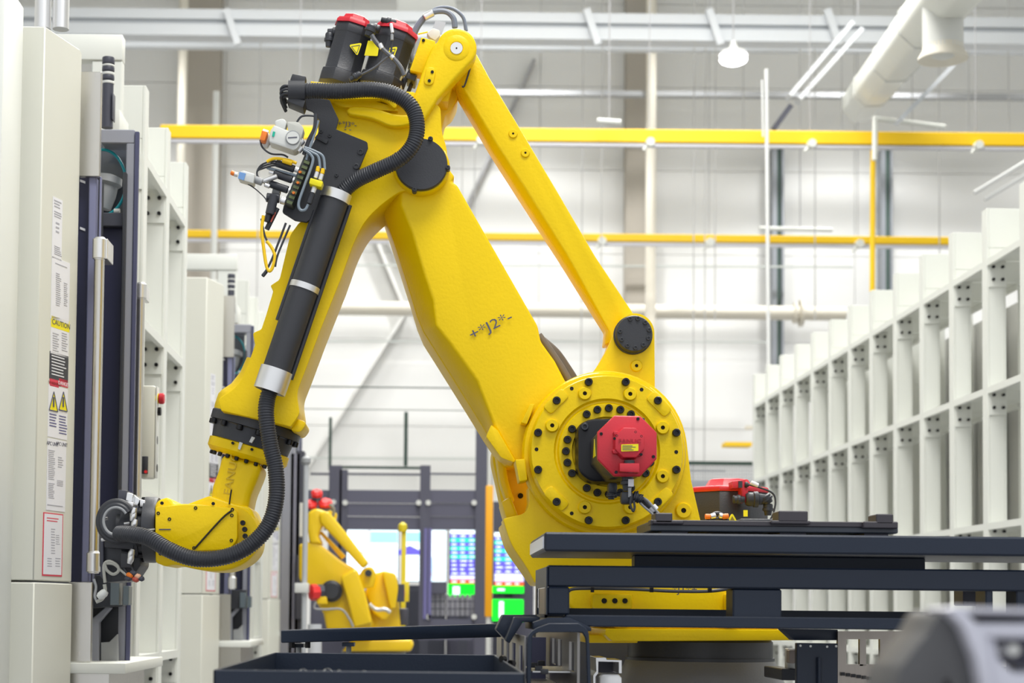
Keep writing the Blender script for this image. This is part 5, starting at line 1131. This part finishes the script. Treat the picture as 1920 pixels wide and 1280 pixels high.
# slate uprights beyond the third machine
t = thing('machine_enclosure', 'slate grey enclosure uprights between third machine and pole', 'enclosure', (P(545, 1190, 14).x, 14, 0))
for (x0, x1, y0, mt) in ((530, 545, 835, MATS['slate_frame']), (546, 556, 850, mat('slate_violet', (.22, .22, .28), .45)), (557, 564, 845, DGREY)):
    fr_('upright', x0, y0, x1, 1300, mt, 14, .2, t)
fr_('side_box', 562, 942, 570, 1005, LGREY, 13.5, .2, t); fr_('side_box', 556, 1040, 568, 1160, DGREY, 13.95, .2, t)
b = B().cyl(P(590, 1170, 12.2), P(590, 1300, 12.2), S(13, 12.2), 20); 
tag(b.build('grey_canister', mat('canister_grey', (.55, .57, .60), .35)), 'grey round canister at the foot of the background robot', 'canister')

# ------------------------------------------------------------------ robot in the background
r2 = thing('industrial_robot', 'smaller out-of-focus yellow robot in the background, left of centre', 'robot', (P(690, 1220, 13.2).x, 13.2, 0))
Y2 = 13.0
BY = mat('yellow_paint_far', (.90, .60, .003), .35, coat=.2)
def p2_(name, pts, y0, y1, mt=BY, bevel=.02, par=None): return B().prism(fil(pts), y0, y1).build(name, mt, par or r2, bevel=bevel, seg=3)
p2_('base_plate', [(660, 1198, 5), (770, 1198, 5), (776, 1210, 5), (770, 1221, 5), (640, 1221)], Y2, Y2+.7)
B().cyl((P(700, 1221, 13.3).x, 13.4, 0), (P(700, 1221, 13.3).x, 13.4, P(700, 1221, 13.3).z), .25, 32).build('pedestal', GREY, r2)
p2_('turret', [(700, 1130, 10), (745, 1110, 10), (752, 1180), (748, 1200), (690, 1200), (690, 1150)], Y2+.05, Y2+.5)
p2_('yoke_cheek', [(700, 1075, 8), (728, 1068, 10), (742, 1090, 10), (744, 1120, 12), (736, 1150, 12), (720, 1165, 8), (700, 1150), (684, 1110, 8)], Y2-.05, Y2+.08)
p2_('yoke_cheek', [(716, 1070, 5), (742, 1074, 8), (747, 1100, 8), (742, 1140), (732, 1140)], Y2-.12, Y2-.06)
p2_('lower_arm', [(560, 1020, 6), (590, 1012, 12), (640, 1052, 14), (668, 1066, 14), (680, 1100, 12), (688, 1140), (700, 1172, 6), (690, 1180), (612, 1180), (606, 1150), (580, 1106), (560, 1086, 8)], Y2-.22, Y2+.1)
p2_('arm_shoulder', [(638, 1080, 8), (668, 1064, 10), (684, 1110), (698, 1168, 6), (664, 1176), (650, 1120)], Y2-.34, Y2-.2)
p2_('link_rod', [(597, 962, 8), (614, 956, 8), (650, 1000), (692, 1056, 8), (680, 1066, 6), (640, 1022), (600, 980)], Y2-.26, Y2-.16)
p2_('upper_arm', [(577, 960, 6), (592, 952, 6), (612, 958, 8), (618, 976, 8), (604, 984), (596, 1004, 6), (604, 1020), (580, 1018), (576, 990)], Y2-.24, Y2+.1)
p2_('balance_rod', [(598, 998, 4), (604, 996), (648, 1042), (640, 1048)], Y2-.1, Y2-.02, bevel=.01)
b = B(); ydisc(b, 690.5, 1074, 6.5, Y2-.29, Y2-.2, 24); b.build('pivot_cap', RUB, r2)
p2_('lever_ear', [(672, 1080), (680, 1066, 6), (696, 1060, 8), (706, 1075, 8), (700, 1100), (680, 1104)], Y2-.22, Y2-.16, bevel=.01)
b = B(); c = P(622, 1108, Y2-.25); b.lathe(c, (0, -1, 0), [(0, S(20, Y2)), (.04, S(20, Y2)), (.05, S(15, Y2)), (.09, S(14, Y2)), (.09, 0)], 28); b.build('gear_cover', RUB, r2)
b = B(); b.lathe(P(606, 1108, Y2-.36), (-1, -.35, 0), [(0, .05), (.05, .05)], 8); b.build('motor_body', DGREY, r2)
b = B(); b.lathe(P(592, 1110, Y2-.38), (-1, -.5, 0), [(-.02, .055), (0, .062), (.04, .06), (.05, .03)], 8); b.build('motor_cap', REDB, r2)
p2_('cable_box', [(596, 1118), (612, 1118, 3), (614, 1132), (594, 1132)], Y2-.4, Y2-.3, bevel=.005)
b = B().tube([P(x, y, Y2-.42) for x, y in ((592, 1128), (590, 1140), (610, 1142), (640, 1142), (655, 1160), (662, 1175))], .008, 8); b.build('cable', MGREY, r2)
for (x, y, r) in ((583, 942, 11), (594, 922, 10), (610, 940, 12)):
    b = B(); b.lathe(P(x, y+16, Y2-.1), P(x, y, Y2-.1)-P(x, y+16, Y2-.1), [(0, S(r, Y2)), (S(10, Y2), S(r, Y2))], 8); mo = b.build('servo_motor', DGREY, r2)
    B().lathe(P(x, y+7, Y2-.1), P(x, y-5, Y2-.14)-P(x, y+7, Y2-.1), [(0, S(r*1.1, Y2)), (S(8, Y2), S(r*1.1, Y2)), (S(12, Y2), S(r*.6, Y2))], 8).build('motor_cap', REDB, mo)
b = B().tube([P(x, y, Y2-.2) for x, y in ((618, 945), (626, 955), (622, 970), (612, 962))], .012, 8); b.build('cable', mat('grey_brown_cable', (.25, .23, .18), .5), r2)
p2_('cable_bracket', [(616, 955, 3), (632, 962, 3), (630, 975, 3), (614, 970)], Y2-.2, Y2-.1, bevel=.005)
b = B(); b.tube([P(x, y, Y2-.3) for x, y in ((692, 1132), (705, 1142), (722, 1142), (732, 1148))], .016, 10, ribs=16, amp=.15); b.build('steel_conduit', ALU, r2)
b = B(); b.lathe(P(746, 1112, Y2), (1, -.2, 0), [(0, .06), (.04, .06), (.045, .05)], 8); b.build('motor_cap', REDB, r2)
b = B(); b.box(P(742, 1095, Y2), P(758, 1128, Y2-.1)); b.build('motor_body', DGREY, r2)
p2_('floor_cover', [(733, 1140), (765, 1140), (765, 1172), (733, 1172)], Y2+.1, Y2+.3, DGREY, .01)
t = thing('yellow_stand', 'thin olive-yellow upright standing right of the background robot', 'post', (P(757, 1180, 13.95).x, 13.95, 0))
OLV = mat('olive_yellow', (.72, .60, .02), .45)
p = P(757, 990, 13.95); B().box((p.x-S(4, 13.95), 13.95, 0), (p.x+S(5, 13.95), 13.958, p.z)).build('upright', OLV, t, bevel=.005); B().lathe(P(755, 990, 13.95), (0, 0, 1), [(-.03, .03), (0, .04), (.03, .035), (.05, .01)], 16).build('stand_head', OLV, t)
B().box(P(752, 1090, 13.58).to_tuple(), (P(767, 1128, 13.7).x, 13.7, P(767, 1128, 13.95).z)).build('lower_sleeve', OLV, t, bevel=.005)

# ------------------------------------------------------------------ copies of the machine, then re-base everything
rebase()
for k in (1, 2):
    c_ = copy_tree(mach); c_.location.y += 5.03*k; c_['label'] = MLAB[k]
